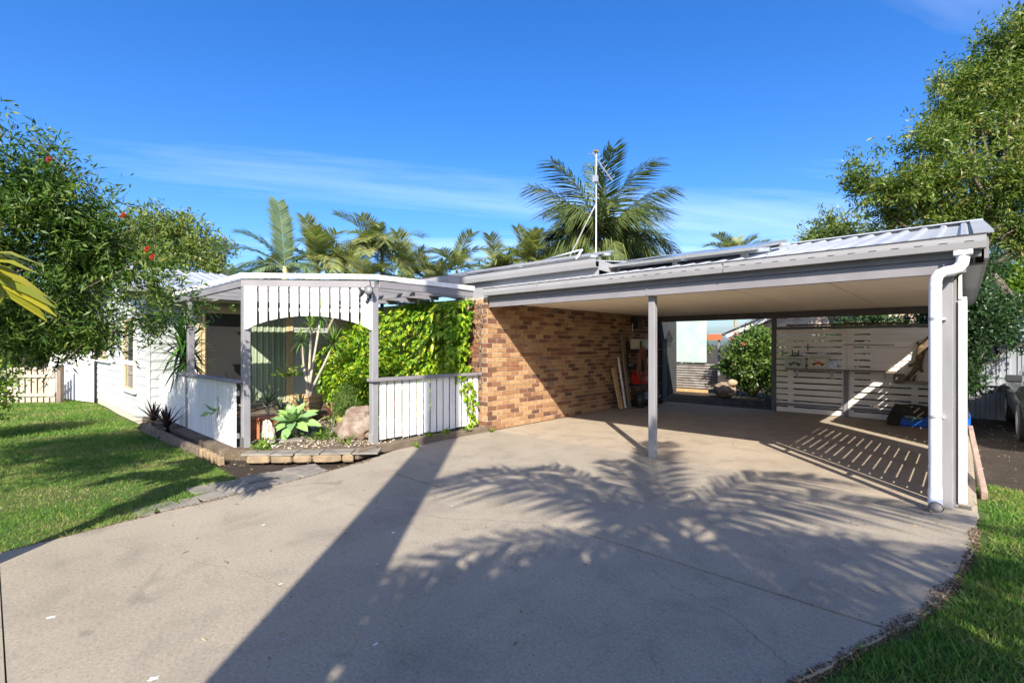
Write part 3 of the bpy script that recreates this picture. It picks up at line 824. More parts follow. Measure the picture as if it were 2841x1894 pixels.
MB().box(-10.7, -6.4, 4.6, 4.64, 2.30, 2.358).build("cross_rafter", GREY, porch)
# slatted valance with a shallow arch
NS = 12; Lab = (PB-PA).length - 0.10; pit = Lab/NS
nn = Vector((dAB.y, -dAB.x, 0))
for r_z in (2.30, 2.02):
    a = PA + dAB*0.06 + nn*0.015; b = PB - dAB*0.06 + nn*0.015
    MB().bar((a.x, a.y, r_z), (b.x, b.y, r_z), 0.035, 0.055).build("valance_rail", GREY, porch)
def arch(s): return 1.742 + 0.195*(1-(2*s-1)**2)**0.8
for k in range(NS):
    s0 = 0.05 + k*pit + 0.017; s1_ = 0.05 + (k+1)*pit - 0.017
    if k == 0: s0 -= 0.06
    if k == NS-1: s1_ += 0.06
    pl = []
    for i in range(5):
        s = s0 + (s1_-s0)*i/4; pl.append((s, arch(min(max((s-0.05)/Lab, 0), 1))))
    pl += [(s1_, 2.343), (s0, 2.343)]
    o = PA + nn*0.052
    MB().extr(pl, o, dAB, (0, 0, 1), nn*0.02).build("valance_slat", WHITE, porch)
# twin floodlight
fl = thing("floodlight", "twin black floodlight with sensor at the top of the porch post", "floodlight", (PB.x, PB.y-0.08, 2.2))
c0 = Vector((PB.x, PB.y-0.075, 2.235))
MB().box(c0.x-0.04, c0.x+0.04, c0.y-0.02, c0.y+0.022, 2.19, 2.28).build("base_plate", BLACK, fl, bevel=0.005)
def lamp_head(c, d):
    d = Vector(d).normalized(); h = MB().tube([c-d*0.07, c-d*0.05, c, c+d*0.05, c+d*0.055], [0.012, 0.04, 0.058, 0.068, 0.066], 18).build("lamp_head", BLACK, fl, smooth=True)
    MB().tube([c+d*0.056, c+d*0.06], 0.055, 18).build("lens", M("lamp_lens", (0.22, 0.225, 0.235), (0.14, 0.145, 0.15), 30, 0.15), h, smooth=True)
lamp_head(c0+Vector((-0.075, -0.07, 0.05)), (-0.1, -1, -0.15)); lamp_head(c0+Vector((0.085, -0.05, 0.06)), (0.8, -0.7, 0.05))
MB().tube([c0+Vector((0.01, -0.02, -0.05)), c0+Vector((0.015, -0.045, -0.085)), c0+Vector((0.02, -0.06, -0.10))], [0.02, 0.026, 0.02], 12).build("sensor", BLACK, fl, smooth=True)
MB().tube([c0+Vector((0.06, -0.02, 0.08)), c0+Vector((0.075, -0.03, 0.16)), c0+Vector((0.05, -0.03, 0.24)), c0+Vector((0.01, -0.02, 0.31))], 0.004, 6).build("cable", BLACK, fl)

# right-hand slat fence between porch post and brick corner
rf = thing("slat_fence", "low white slat fence with grey rail between porch post and brick corner", "fence", (-6.3, 4.9, 0.1))
n = 15; y0, y1 = 3.95, 5.96
rng = random.Random(5)
for k in range(n):
    a = y0 + (y1-y0)*k/n; b = a + (y1-y0)/n - 0.027
    zt = 0.985 + rng.uniform(-0.004, 0.004)
    MB().box(-6.327+rng.uniform(-.003, .003), -6.313, a, b, 0.115+rng.uniform(-.01, .012), zt).build("slat", WHITE, rf)
MB().box(-6.40, -6.25, 3.78, 5.97, 0.987, 1.035).build("top_rail", GREY, rf, bevel=0.004)
MB().box(-6.385, -6.34, 3.93, 5.97, 0.82, 0.90).box(-6.385, -6.34, 3.93, 5.97, 0.25, 0.32).build("fixing_rail", GREY, rf)
# left-hand boarded fence
lf = thing("board_fence", "low white fence of close vertical boards left of the porch opening", "fence", (-9.5, 2.45, 0.05))
x = -11.95; k = 0
while x < -7.55:
    w_ = 0.082
    if abs(x+w_/2-PL.x) > 0.075:
        hole = abs(x - -8.33) < 0.05
        zt = 0.985 if x > -11 else 0.965
        z0 = 0.06 + rng.uniform(-.01, .01)
        if hole:
            MB().box(x, x+w_-0.010, 2.385, 2.403, z0, 0.42).build("board", WHITE, lf)
            MB().box(x, x+w_-0.010, 2.385, 2.403, 0.74, zt).build("board", WHITE, lf)
        else:
            MB().box(x, x+w_-0.010, 2.385+rng.uniform(-.002, .002), 2.403, z0, zt).build("board", WHITE, lf)
    x += w_
MB().box(-10.55, -7.42, 2.34, 2.455, 0.987, 1.03).build("top_rail", GREY, lf, bevel=0.004)
MB().box(-11.95, -7.52, 2.404, 2.44, 0.80, 0.87).box(-11.95, -7.52, 2.404, 2.44, 0.20, 0.27).build("fixing_rail", GREY, lf)
MB().box(PL.x-0.05, PL.x+0.05, 2.372, 2.383, 0.05, 0.985).build("post_cover", GREY, lf)

# ================================================================== garden bed, edging and step
bedpoly = [(-12.08, 2.13), (-7.62, 2.2), (-7.0, 2.66), (-6.4, 3.42), (-6.17, 3.72), (-6.17, 5.995), (-12.08, 5.995)]
mbb = MB(); xs = np.arange(-12.08, -6.1, 0.18); ys = np.arange(2.1, 6.02, 0.18)
def inpoly(x, y, poly):
    c = False; n_ = len(poly)
    for i in range(n_):
        x1, y1_ = poly[i]; x2, y2 = poly[(i+1) % n_]
        if (y1_ > y) != (y2 > y) and x < (x2-x1)*(y-y1_)/(y2-y1_)+x1: c = not c
    return c
rng = random.Random(21)
gb = MB().prism(bedpoly, -0.1, 0.075)
struct(gb.build("garden_bed", BED))
V = []; F = []
# mulch and pebbles scattered on the bed
def pebbles(n, poly, z, smin, smax, seed, name, mat, lo=None):
    rng = np.random.default_rng(seed); P = []
    xs_ = [p[0] for p in poly]; ys_ = [p[1] for p in poly]
    while len(P) < n:
        x = rng.uniform(min(xs_), max(xs_)); y = rng.uniform(min(ys_), max(ys_))
        if inpoly(x, y, poly): P.append((x, y))
    P = np.array(P); nP = len(P)
    base = np.array([(1,0,0),(-1,0,0),(0,1,0),(0,-1,0),(0,0,1),(0,0,-1)], float)
    f = np.array([(0,2,4),(2,1,4),(1,3,4),(3,0,4),(2,0,5),(1,2,5),(3,1,5),(0,3,5)])
    S = rng.uniform(smin, smax, (nP, 1, 1)) * rng.uniform(0.5, 1.2, (nP, 6, 1)); ar = np.array([1.2, 1.0, 0.6])
    th = rng.uniform(0, 6.28, nP); c, s = np.cos(th), np.sin(th)
    B = base[None]*S*ar
    X = B[..., 0]*c[:, None]-B[..., 1]*s[:, None]+P[:, :1]; Y = B[..., 0]*s[:, None]+B[..., 1]*c[:, None]+P[:, 1:]
    Z = B[..., 2] + z + rng.uniform(0, smin, (nP, 1))
    V = np.stack([X, Y, Z], -1).reshape(-1, 3); F = (f[None]+(np.arange(nP)*6)[:, None, None]).reshape(-1, 3)
    o = obj(name, np_mesh(name, V, F), mat); o['kind'] = 'stuff'; return o
m, nt, o_ = _mat("pebble_tones"); g_ = nt.nodes.new("ShaderNodeNewGeometry")
bsdf(nt, o_, ramp(nt, g_.outputs['Random Per Island'], [(0, (0.13, 0.10, 0.07)), (0.35, (0.30, 0.23, 0.15)), (0.6, (0.44, 0.38, 0.29)), (0.82, (0.62, 0.58, 0.50)), (1, (0.19, 0.17, 0.14))]), 0.85, 0, 0.2)
PEB = m
tag(pebbles(2600, [(-9.8, 2.75), (-7.6, 2.55), (-7.0, 2.7), (-6.2, 3.75), (-6.4, 5.2), (-9.8, 4.6)], 0.078, 0.008, 0.024, 3, "garden_pebbles", PEB), "loose cream and brown pebbles covering the porch garden bed", "pebbles")
# timber sleepers round the bed
sl1 = thing("timber_edging", "low weathered timber edging at the foot of the white slat fence", "edging", (-6.14, 4.9, 0))
MB().box(-6.17, -6.105, 3.80, 5.985, -0.03, 0.098).build("sleeper", SLEEPER, sl1, bevel=0.01)
MB().bar((-6.02, 3.40, 0.035), (-6.135, 3.79, 0.035), 0.065, 0.125).build("sleeper", SLEEPER, sl1, bevel=0.01)
MB().box(-6.06, -6.03, 3.68, 3.72, 0.0, 0.085).build("stake", SLEEPER, sl1)
sl2 = thing("sleeper_edging", "dark timber sleeper edging along the lawn below the white board fence", "edging", (-9.2, 2.08, 0))
for a, b in ((-11.2, -9.35), (-9.33, -7.86)): MB().bar((a, 1.98+0.02*(a+11), 0.0), (b, 1.98+0.02*(b+11), 0.005), 0.08, 0.15).build("sleeper", SLEEPER, sl2, bevel=0.012)
for k in range(6):
    x = -7.83 + k*0.11; MB().box(x, x+0.085, 2.02+k*0.012, 2.10+k*0.012, -0.08, 0.075-0.008*k).build("log_end", M("log_wood", (0.30, 0.22, 0.13), (0.16, 0.115, 0.07), 6, 0.85, bstr=0.5, rnd=True), sl2, bevel=0.012)
# entry step: sandstone blocks capped with slate
st = thing("entry_step", "low stone step capped with slate across the porch opening", "step", (-6.5, 2.9, 0))
P0 = Vector((-6.98, 2.33, 0)); P1 = Vector((-6.02, 3.36, 0)); d = (P1-P0).normalized(); nrm = Vector((-d.y, d.x, 0)); LL = (P1-P0).length
rng = random.Random(9); t0 = 0.0
while t0 < LL-0.1:
    l = min(rng.uniform(0.22, 0.42), LL-t0)
    c = P0 + d*(t0+l/2) + nrm*0.08
    rock("stone_block", (c.x, c.y, -0.005), l/2-0.004, 0.085, 0.052, int(t0*50)+3, SAND, st, math.atan2(d.y, d.x), 4, 0.16, 0.42)
    t0 += l
t0 = -0.08
while t0 < LL+0.02:
    l = rng.uniform(0.3, 0.5); c = P0 + d*(t0+l/2) + nrm*(0.14+rng.uniform(-.02, .02))
    MB().obox((c.x, c.y, 0.057), d*(l/2-0.008), nrm*rng.uniform(0.12, 0.16), (rng.uniform(-.001, .001), rng.uniform(-.0015, .0015), 0.013)).build("slate_slab", SLATE, st, bevel=0.004)
    t0 += l
for (x, y, a, l, w_) in ((-7.55, 3.05, 0.9, 0.30, 0.11), (-8.0, 3.95, 0.3, 0.35, 0.12)):
    MB().obox((x, y, 0.085), (math.cos(a)*l, math.sin(a)*l, 0), (-math.sin(a)*w_, math.cos(a)*w_, 0), (0, 0, 0.012)).build("slate_slab", SLATE, st, bevel=0.004)
# sunken slate pavers beside the drive
pv = thing("slate_path", "sunken slate pavers between the lawn and the driveway edge", "path", (-6, 1.8, 0)); pv['kind'] = 'structure'
rng = random.Random(4)
for k in range(11):
    t = k/10.0; base = Vector((-5.47-0.15*t, 1.02+1.75*t, 0))
    for j in range(1 if k < 3 else 2):
        c = base + Vector((-0.14-0.33*j, 0.03*j+rng.uniform(-.03, .03), 0))
        if j == 2 and k > 8: continue
        a = rng.uniform(-.25, .25); l = rng.uniform(0.12, 0.155); w_ = rng.uniform(0.075, 0.1)
        MB().obox((c.x, c.y, -0.032+rng.uniform(-.006, .006)), (math.cos(a)*l, math.sin(a)*l, 0), (-math.sin(a)*w_, math.cos(a)*w_, 0), (0, 0, 0.012)).build("paver", SLATE, pv, bevel=0.003)

# ================================================================== back slat fence of the carport
bf = thing("slat_wall", "tall white slatted screen fence closing the back of the carport", "fence", (-1.6, 12.3, 0))
pz = 0.1335
for k in range(14):
    z = 0.015 + k*pz
    for a, b in ((-3.13, -1.80), (-1.79, 0.05)):
        MB().box(a, b, 12.285, 12.305, z, z+pz-(0.030 if k != 13 else 0.03)).build("slat", SCREENW, bf)
for a, b in ((-2.90, -2.79), (-1.88, -1.67), (-0.74, -0.64)): MB().box(a, b, 12.306, 12.335, 0.015, 1.86).build("batten", SCREENW, bf)
MB().box(-1.39, 0.05, 12.307, 12.33, 0.70, 1.86).build("backing_sheet", SCREENW, bf)
MB().box(-3.14, 0.05, 12.27, 12.34, 1.865, 1.925).build("cap_rail", DKGREY, bf)
MB().box(-3.13, -1.85, 12.25, 12.284, 0.16, 0.215).box(-1.72, 0.05, 12.25, 12.284, 0.16, 0.215).build("kick_rail", GREY, bf)
MB().box(-1.84, -1.76, 12.235, 12.284, 0.0, 0.98).build("stub_post", GREY, bf)
RUST = M("rusty_sheet", (0.13, 0.06, 0.035), (0.07, 0.04, 0.03), 3, 0.9, bstr=0.4)
rs = MB().obox((-2.2, 12.34, 1.955), (0.72, 0.02, 0.0), (0, 0.09, 0), (0, 0.0, 0.014)).obox((-1.35, 12.35, 1.965), (0.5, -0.02, -0.015), (0, 0.08, 0), (0, 0, 0.012)); rs.build("rusty_strip", RUST, bf)
# wall shelf with tin signs
sh = thing("wall_shelf", "long dark timber shelf on brackets across the white slat fence", "shelf", (-1.9, 12.15, 1.0))
MB().box(-2.90, -0.94, 12.06, 12.245, 0.975, 1.0).build("shelf_board", OLDWOOD, sh)
for x in (-2.70, -2.05, -1.14):
    MB().box(x-0.012, x+0.012, 12.245, 12.26, 0.78, 0.974).bar((x, 12.10, 0.965), (x, 12.25, 0.80), 0.018, 0.018, (1, 0, 0)).build("bracket", GALV, sh)
def txt(s, size, origin, ux, uz, name, mat, parent, off=-0.0015, flip=False):
    cu = bpy.data.curves.new("t", 'FONT'); cu.body = s; cu.size = size; cu.align_x = 'CENTER'; cu.align_y = 'CENTER'; cu.extrude = 0.0
    to = bpy.data.objects.new("t", cu); COL.objects.link(to)
    dg = bpy.context.evaluated_depsgraph_get(); me = bpy.data.meshes.new_from_object(to.evaluated_get(dg))
    bpy.data.objects.remove(to, do_unlink=True)
    ux, uz = Vector(ux), Vector(uz); nrm = ux.cross(uz); O = Vector(origin)
    for v in me.vertices:
        v.co = O + ux*v.co.x + uz*v.co.y + nrm*v.co.z
    me.materials.clear()
    return obj(name, me, mat, parent)
INK = M("black_ink", (0.02, 0.02, 0.02), (0.03, 0.03, 0.03), 9, 0.5)
def tin_sign(label, x0, x1, z0, z1, face, car, title, sub, subx):
    t = thing("tin_sign", label, "sign", ((x0+x1)/2, 12.1, z0), "tin signs on the carport shelf")
    th = 0.12
    def y(z): return 12.11 + (z-z0)*th
    def pt(x, z, off=0.0): return (x, y(z)-off, z)
    mb = MB()
    b = 0
    mb.v += [pt(x0, z0), pt(x1, z0), pt(x1, z1), pt(x0, z1), pt(x0, z0, -0.012), pt(x1, z0, -0.012), pt(x1, z1, -0.012), pt(x0, z1, -0.012)]
    mb.f += [(0,1,2,3), (7,6,5,4), (0,4,5,1), (1,5,6,2), (2,6,7,3), (3,7,4,0)]
    mb.build("plate", M("sign_plate_rim", (0.60, 0.59, 0.53), (0.52, 0.51, 0.46), 6, 0.5), t)
    e = 0.022
    fr = MB()
    for a, b_, c, d_ in ((x0+e, x1-e, z0+e, z0+e+0.006), (x0+e, x1-e, z1-e-0.006, z1-e), (x0+e, x0+e+0.006, z0+e, z1-e), (x1-e-0.006, x1-e, z0+e, z1-e)):
        fr.quad(pt(a, c, .002), pt(b_, c, .002), pt(b_, d_, .002), pt(a, d_, .002))
    fr.build("border", INK, t)
    MB().quad(pt(x0+e+.007, z0+e+.007, .001), pt(x1-e-.007, z0+e+.007, .001), pt(x1-e-.007, z1-e-.007, .001), pt(x0+e+.007, z1-e-.007, .001)).build("face", face, t)
    cx_ = (x0+x1)/2; cz = z0+(z1-z0)*0.40; w = (x1-x0)*0.36
    prof = [(-1, -.12), (-.93, .08), (-.55, .16), (-.25, .42), (.28, .42), (.55, .16), (.95, .10), (1, -.10), (.8, -.2), (-.8, -.2)]
    MB_ = MB(); MB_.v += [pt(cx_+a*w, cz+b_*w*0.75, .003) for a, b_ in prof]; MB_.f.append(tuple(range(len(prof)))); MB_.build("car_picture", car, t)
    wl = MB()
    for a in (-.55, .55):
        i0 = len(wl.v); wl.v += [pt(cx_+a*w+0.2*w*math.cos(q*.785), cz-.16*w+0.2*w*math.sin(q*.785), .004) for q in range(8)]; wl.f.append(tuple(range(i0, i0+8)))
    wl.build("wheels_picture", INK, t)
    sz = (z1-z0)*0.155
    nz = Vector((0, th, 1)).normalized()
    txt(title, sz, pt(cx_, z1-e-0.035, .004), (1, 0, 0), nz, "lettering", INK, t)
    txt(sub, sz*1.25, pt(subx, z0+(z1-z0)*0.66, .004), (1, 0, 0), nz, "lettering", INK, t)
    return t
tin_sign("green-faced tin sign with a grey car and the letters SS", -2.92, -2.53, 1.002, 1.262, M("sign_green", (0.42, 0.48, 0.38), (0.36, 0.42, 0.34), 3, 0.4), M("car_print_grey", (0.10, 0.12, 0.11), (0.2, 0.22, 0.2), 20, 0.5), "LX SS TORANA", "SS", -2.60)
tin_sign("cream tin sign with an orange car and the letters HJ", -2.47, -2.09, 1.002, 1.295, M("sign_cream", (0.58, 0.56, 0.47), (0.5, 0.48, 0.41), 3, 0.4), M("car_print_orange", (0.52, 0.10, 0.03), (0.42, 0.07, 0.02), 20, 0.5), "GTS MONARO", "HJ", -2.36)
b3 = MB(); b3.obox((-2.02, 12.17, 1.09), (0.07, 0.01, 0), (0, 0.004, 0), (0, 0.01, 0.088)); b3 = b3.build("small_plaque", M("blue_plaque", (0.30, 0.38, 0.52), (0.62, 0.66, 0.72), 11, 0.4, lo=0.45, hi=0.55), None); tag(b3, "small blue and white plaque leaning at the right of the car signs", "plaque")
hooks = thing("hanging_hook", "black metal hook rack on the slat fence above the tin signs", "hook", (-2.6, 12.27, 1.4))
for x, z in ((-3.0, 1.40), (-2.80, 1.40), (-2.68, 1.40), (-2.50, 1.53)): MB().box(x-.008, x+.008, 12.26, 12.28, z-0.14, z).build("hook", BLACK, hooks)
MB().box(-2.86, -2.60, 12.24, 12.28, 1.262, 1.285).box(-2.78, -2.68, 12.235, 12.28, 1.25, 1.30).build("rack", BLACK, hooks)
rod = MB().tube([(-1.85, 12.272, 1.525), (-1.0, 12.272, 1.515)], 0.006, 6).build("thin_rod", BLACK); tag(rod, "thin dark rod lying along a slat of the back fence", "rod")
# lizard sculpture
def skin_obj(name, pts, edges, rad, mat, parent=None, sub=2):
    me = bpy.data.meshes.new(name); me.from_pydata([tuple(p) for p in pts], edges, []); me.update()
    o = obj(name, me, mat, parent)
    md = o.modifiers.new("skin", 'SKIN')
    for i, v in enumerate(me.skin_vertices[0].data):
        r_ = rad[i]; v.radius = (r_, r_) if not hasattr(r_, '__len__') else r_
        v.use_root = (i == 0)
    s = o.modifiers.new("sub", 'SUBSURF'); s.levels = sub; s.render_levels = sub
    return o
GECKO = M("carved_wood_lizard", (0.085, 0.055, 0.035), (0.19, 0.14, 0.06), 14, 0.5, bscale=25, bstr=0.5, lo=0.42, hi=0.62)
gp = [(-0.62, 1.26), (-0.60, 1.40), (-0.55, 1.50), (-0.50, 1.60), (-0.44, 1.68), (-0.38, 1.75), (-0.64, 1.12), (-0.69, 1.02), (-0.76, 0.93), (-0.80, 0.85), (-0.775, 0.795), (-0.72, 0.80), (-0.69, 0.87), (-0.665, 0.94)]
gp3 = [(x, 12.235, z) for x, z in gp]
ge = [(0,1),(1,2),(2,3),(3,4),(4,5),(0,6),(6,7),(7,8),(8,9),(9,10),(10,11),(11,12),(12,13)]
gr_ = [0.070, 0.072, 0.055, 0.045, 0.055, 0.04, 0.06, 0.045, 0.038, 0.03, 0.028, 0.026, 0.02, 0.012]
def limb(root, pts, rads):
    i = len(gp3)
    for k, ((x, z, yo), r_) in enumerate(zip(pts, rads)):
        gp3.append((x, 12.235+yo, z)); gr_.append(r_); ge.append((root if k == 0 else i+k-1, i+k))
limb(2, [(-0.62, 1.53, 0), (-0.655, 1.59, .01)], [.024, .028]); limb(2, [(-0.49, 1.46, 0), (-0.46, 1.41, .01)], [.024, .028])
limb(6, [(-0.72, 1.14, 0), (-0.785, 1.10, .01)], [.026, .036]); limb(6, [(-0.60, 1.05, 0), (-0.57, 0.99, .01)], [.026, .036])
liz = skin_obj("lizard_sculpture", gp3, ge, gr_, GECKO); tag(liz, "dark carved lizard sculpture climbing the back slat fence", "sculpture")
ROCKB = M("brown_boulder", (0.135, 0.092, 0.066), (0.24, 0.20, 0.165), 5, 0.9, bscale=11, bstr=1.0, lo=0.38, hi=0.62)
ROCKW = M("pale_rock", (0.46, 0.41, 0.355), (0.30, 0.26, 0.22), 9, 0.9, bscale=22, bstr=0.8)
led = thing("stone_ledge", "small ledge with a pale stone slab below the carved lizard", "shelf", (-0.6, 12.2, 0.75))
MB().box(-1.06, -0.1, 12.14, 12.26, 0.745, 0.76).build("ledge_board", SCREENW, led)
rock("stone_slab", (-0.5, 12.16, 0.79), 0.38, 0.10, 0.03, 4, M("pale_slab", (0.36, 0.31, 0.26), (0.26, 0.22, 0.18), 7, 0.9, bstr=0.6), led)
tag(rock("brown_stone", (-0.92, 12.17, 0.855), 0.085, 0.07, 0.10, 7, M("mauve_stone", (0.15, 0.11, 0.10), (0.22, 0.17, 0.15), 9, 0.9, bstr=0.7), None, 0.3, 3, 0.12, 0.4), "squarish brown stone standing on the ledge beside the lizard tail", "stone")
# blue dog tub with a dark towel over it
tub = thing("dog_tub", "bright blue plastic tub at the foot of the back slat fence", "tub", (-0.5, 11.85, 0))
MB().extr([(-0.98, 0.0), (0.1, 0.0), (0.1, 0.30), (-0.90, 0.30)], (0, 11.68, 0), (1, 0, 0), (0, 0, 1), (0, 0.5, 0)).build("tub_body", M("blue_plastic", (0.006, 0.10, 0.50), (0.005, 0.085, 0.42), 2, 0.35, bscale=8, bstr=0.1), tub, bevel=0.025)
ov = MB(); ov.v += [(-0.68+0.17*math.cos(q*.3927/1.0), 11.676, 0.185+0.075*math.sin(q*.3927)) for q in range(16)]; ov.f.append(tuple(range(16))); ov.build("oval_badge", M("badge_green", (0.012, 0.055, 0.06), (0.02, 0.075, 0.07), 5, 0.5), tub)
txt("PETKOOL", 0.058, (-0.68, 11.6745, 0.185), (-1, 0, 0), (0, 0, -1), "lettering", M("badge_white", (0.72, 0.74, 0.72), None, 5, 0.5), tub)
tw = MB(); nx_, nz_ = 26, 14; rng = random.Random(2); grid = {}
prof_ = [(11.66, 0.0), (11.655, 0.06), (11.652, 0.12), (11.65, 0.18), (11.65, 0.24), (11.655, 0.30), (11.67, 0.345), (11.72, 0.37), (11.80, 0.378), (11.9, 0.38), (12.0, 0.378), (12.1, 0.372), (12.18, 0.35), (12.19, 0.25)]
for i in range(nx_):
    x = -1.06 + 1.14*i/(nx_-1)
    for j, (y, z) in enumerate(prof_):
        hem = 0.005 if x < -0.86 else (0.17 + 0.04*math.sin(x*7) + (0.05 if x > -0.5 else 0.0))
        zz = max(z, hem) if y < 11.7 else z
        if x < -0.97: zz *= 0.35 + 0.65*max(0, (x+1.06)/0.09); zz = max(zz, 0.004)
        grid[i, j] = len(tw.v); tw.v.append((x + 0.01*math.sin(z*30+i), y + 0.012*math.sin(x*23+z*9) - (0.035 if x < -0.9 and y < 11.7 else 0), zz + 0.008*math.sin(x*17+y*11)))
for i in range(nx_-1):
    for j in range(len(prof_)-1): tw.f.append((grid[i, j], grid[i+1, j], grid[i+1, j+1], grid[i, j+1]))
tag(tw.build("towel", M("dark_brown_towel", (0.035, 0.030, 0.022), (0.055, 0.046, 0.032), 6, 0.95, bscale=130, bstr=0.8), None, smooth=True), "dark brown towel draped over the blue tub", "towel")

# ================================================================== corner of stored things along the brick wall
def plank(label, y, xb, xt, h, w, th, mat, name="timber_plank"):
    o = MB().obox((0, 0, 0), (th/2, 0, 0), (0, w/2, 0), (0, 0, h/2)); dx = xt-xb
    a = math.atan2(dx, h)
    o.v = [(xb+dx/2 + x*math.cos(a)+z*math.sin(a), y+yy, h/2*math.cos(a)+ z*math.cos(a)-x*math.sin(a)+0.02) for x, yy, z in o.v]
    return tag(o.build(name, mat, None, bevel=0.003), label, "plank", "boards leaning on the brick wall")
plank("short pine board leaning on the brick wall", 10.10, -5.86, -6.09, 0.98, 0.16, 0.03, TIMBER)
plank("narrow white board leaning between the pine and brown boards", 10.33, -5.88, -6.085, 1.22, 0.07, 0.025, WHITE)
plank("long brown board leaning beside the coiled hose", 10.47, -5.85, -6.08, 1.76, 0.11, 0.035, OLDWOOD)
pole = MB().tube([(-6.08, 10.62, 1.25), (-6.10, 10.62, 2.2)], 0.013, 8).build("pole", M("brass_pole", (0.20, 0.15, 0.06), (0.13, 0.09, 0.04), 12, 0.4), None); tag(pole, "slim brass-coloured pole hung high on the brick wall", "pole")
rack = thing("shelving_rack", "black metal shelving rack against the brick wall in the carport corner", "shelving", (-5.9, 11.3, 0))
for y in (10.78, 11.88):
    for x in (-6.09, -5.72): MB().box(x-0.018, x+0.018, y-0.018, y+0.018, 0, 1.62).build("upright", BLACK, rack)
BLS = M("blue_black_shelf", (0.02, 0.026, 0.05), (0.03, 0.035, 0.06), 5, 0.35)
for z in (0.10, 0.52, 0.95, 1.38): MB().box(-6.11, -5.70, 10.76, 11.90, z, z+0.035).build("shelf", BLS, rack)
tag(MB().box(-6.06, -5.80, 10.86, 11.10, 1.418, 1.66).build("cardboard_carton", M("cream_carton", (0.50, 0.47, 0.36), None, 4, 0.8), None, bevel=0.004), "cream carton on the top shelf of the black rack", "carton")
def jug(label, x, y, z, s, mat, name="plastic_jug"):
    o = MB().lathe((x, y, z), [(0.0, 0.002), (0.075*s, 0.002), (0.08*s, 0.02), (0.08*s, 0.19*s), (0.06*s, 0.225*s), (0.026*s, 0.25*s), (0.026*s, 0.285*s), (0.0, 0.287*s)], 14)
    return tag(o.build(name, mat, None, smooth=True), label, "jug", "containers on the black rack")
CLR = M("milky_plastic", (0.45, 0.48, 0.50), (0.38, 0.41, 0.43), 4, 0.25)
jug("clear plastic jug on the top shelf beside the cream carton", -5.82, 11.22, 1.417, 0.95, CLR)
jug("yellowish bottle on the top shelf right of the clear jug", -5.82, 11.40, 1.417, 0.7, M("yellow_oil", (0.32, 0.25, 0.05), None, 4, 0.3))
jug("dark oil bottle at the right end of the top shelf", -5.82, 11.56, 1.417, 0.8, BLACK)
jug("white plastic jug on the second shelf of the rack", -5.80, 11.36, 0.987, 0.9, WHITE)
jug("brown bottle left of the white jug on the second shelf", -5.82, 11.12, 0.987, 0.6, M("brown_bottle", (0.10, 0.05, 0.02), None, 4, 0.3))
REDP = M("red_enamel", (0.42, 0.018, 0.012), (0.34, 0.014, 0.01), 4, 0.3)
tbx = thing("red_toolbox", "glossy red toolbox on the third shelf behind the hose", "toolbox", (-5.8, 10.95, 0.56))
MB().box(-5.98, -5.66, 10.80, 11.12, 0.557, 0.80).build("box_body", REDP, tbx, bevel=0.012); MB().box(-5.985, -5.655, 10.795, 11.125, 0.803, 0.86).build("lid", REDP, tbx, bevel=0.012); MB().box(-5.657, -5.65, 10.86, 11.06, 0.66, 0.68).box(-5.657, -5.65, 10.86, 11.06, 0.72, 0.735).build("trim_strip", ALU, tbx)
mach = thing("red_compressor", "red workshop machine with a grey tube handle on the third shelf", "machine", (-5.85, 11.45, 0.56))
MB().tube([(-5.80, 11.25, 0.66), (-5.80, 11.28, 0.66), (-5.80, 11.6, 0.66), (-5.80, 11.63, 0.66)], [0.06, 0.095, 0.095, 0.06], 16).build("tank", REDP, mach, smooth=True); MB().tube([(-5.70, 11.36, 0.60), (-5.70, 11.37, 0.80), (-5.70, 11.42, 0.87), (-5.70, 11.50, 0.87), (-5.70, 11.56, 0.80), (-5.70, 11.57, 0.60)], 0.012, 8).build("handle", ALU, mach, smooth=True)
hose = thing("coiled_hose", "brown garden hose hung in long loops in front of the rack", "hose", (-5.66, 10.78, 0.8))
HOSE = M("brown_hose", (0.23, 0.105, 0.06), (0.16, 0.07, 0.045), 9, 0.45)
rng = random.Random(6)
for k in range(8):
    a0 = rng.uniform(0.15, 0.27); bh = rng.uniform(0.28, 0.40); cy = 10.72+rng.uniform(-.05, .05); top = 1.45+rng.uniform(-.02, .02); xo = -5.66+rng.uniform(-.02, .035)
    pts = [(xo+0.01*math.sin(3*q), cy+a0*math.sin(q)*(0.75+0.25*math.cos(q)*-1), top-bh+bh*math.cos(q)) for q in [i*2*math.pi/28 for i in range(29)]]
    MB().tube(pts, 0.0095, 6, False).build("hose_loop", HOSE, hose, smooth=True)
MB().box(-5.665, -5.63, 10.69, 10.75, 1.36, 1.46).build("hose_tie", M("red_tie", (0.35, 0.10, 0.08), None, 3, 0.6), hose)
bin_ = MB().lathe((-5.72, 10.72, 0), [(0.0, 0.004), (0.10, 0.004), (0.125, 0.34), (0.118, 0.34), (0.095, 0.02), (0, 0.02)], 16); tag(bin_.build("black_bucket", BLACK, None, smooth=True), "black bucket on the floor below the hose", "bucket")
cl = thing("bagged_clutter", "heap of clear plastic bags on the bottom shelf of the rack", "bags", (-5.8, 11.3, 0.14))
BAG = M("clear_bag", (0.30, 0.33, 0.36), (0.08, 0.09, 0.11), 14, 0.15, lo=0.4, hi=0.6)
for k in range(7): rock("bag", (-5.78+rng.uniform(-.08, .08), 10.98+k*0.13, 0.20+0.03*(k % 2)), 0.07, 0.075, 0.055, 20+k, BAG, cl, 0, 2, 0.35)
for k in range(5): rock("bag", (-5.74, 11.05+k*0.14, 0.31+0.02*(k % 3)), 0.06, 0.07, 0.05, 40+k, BAG, cl, 0, 2, 0.35)
for o in cl.children: o.matrix_parent_inverse = Matrix.Translation(-Vector(cl.location))
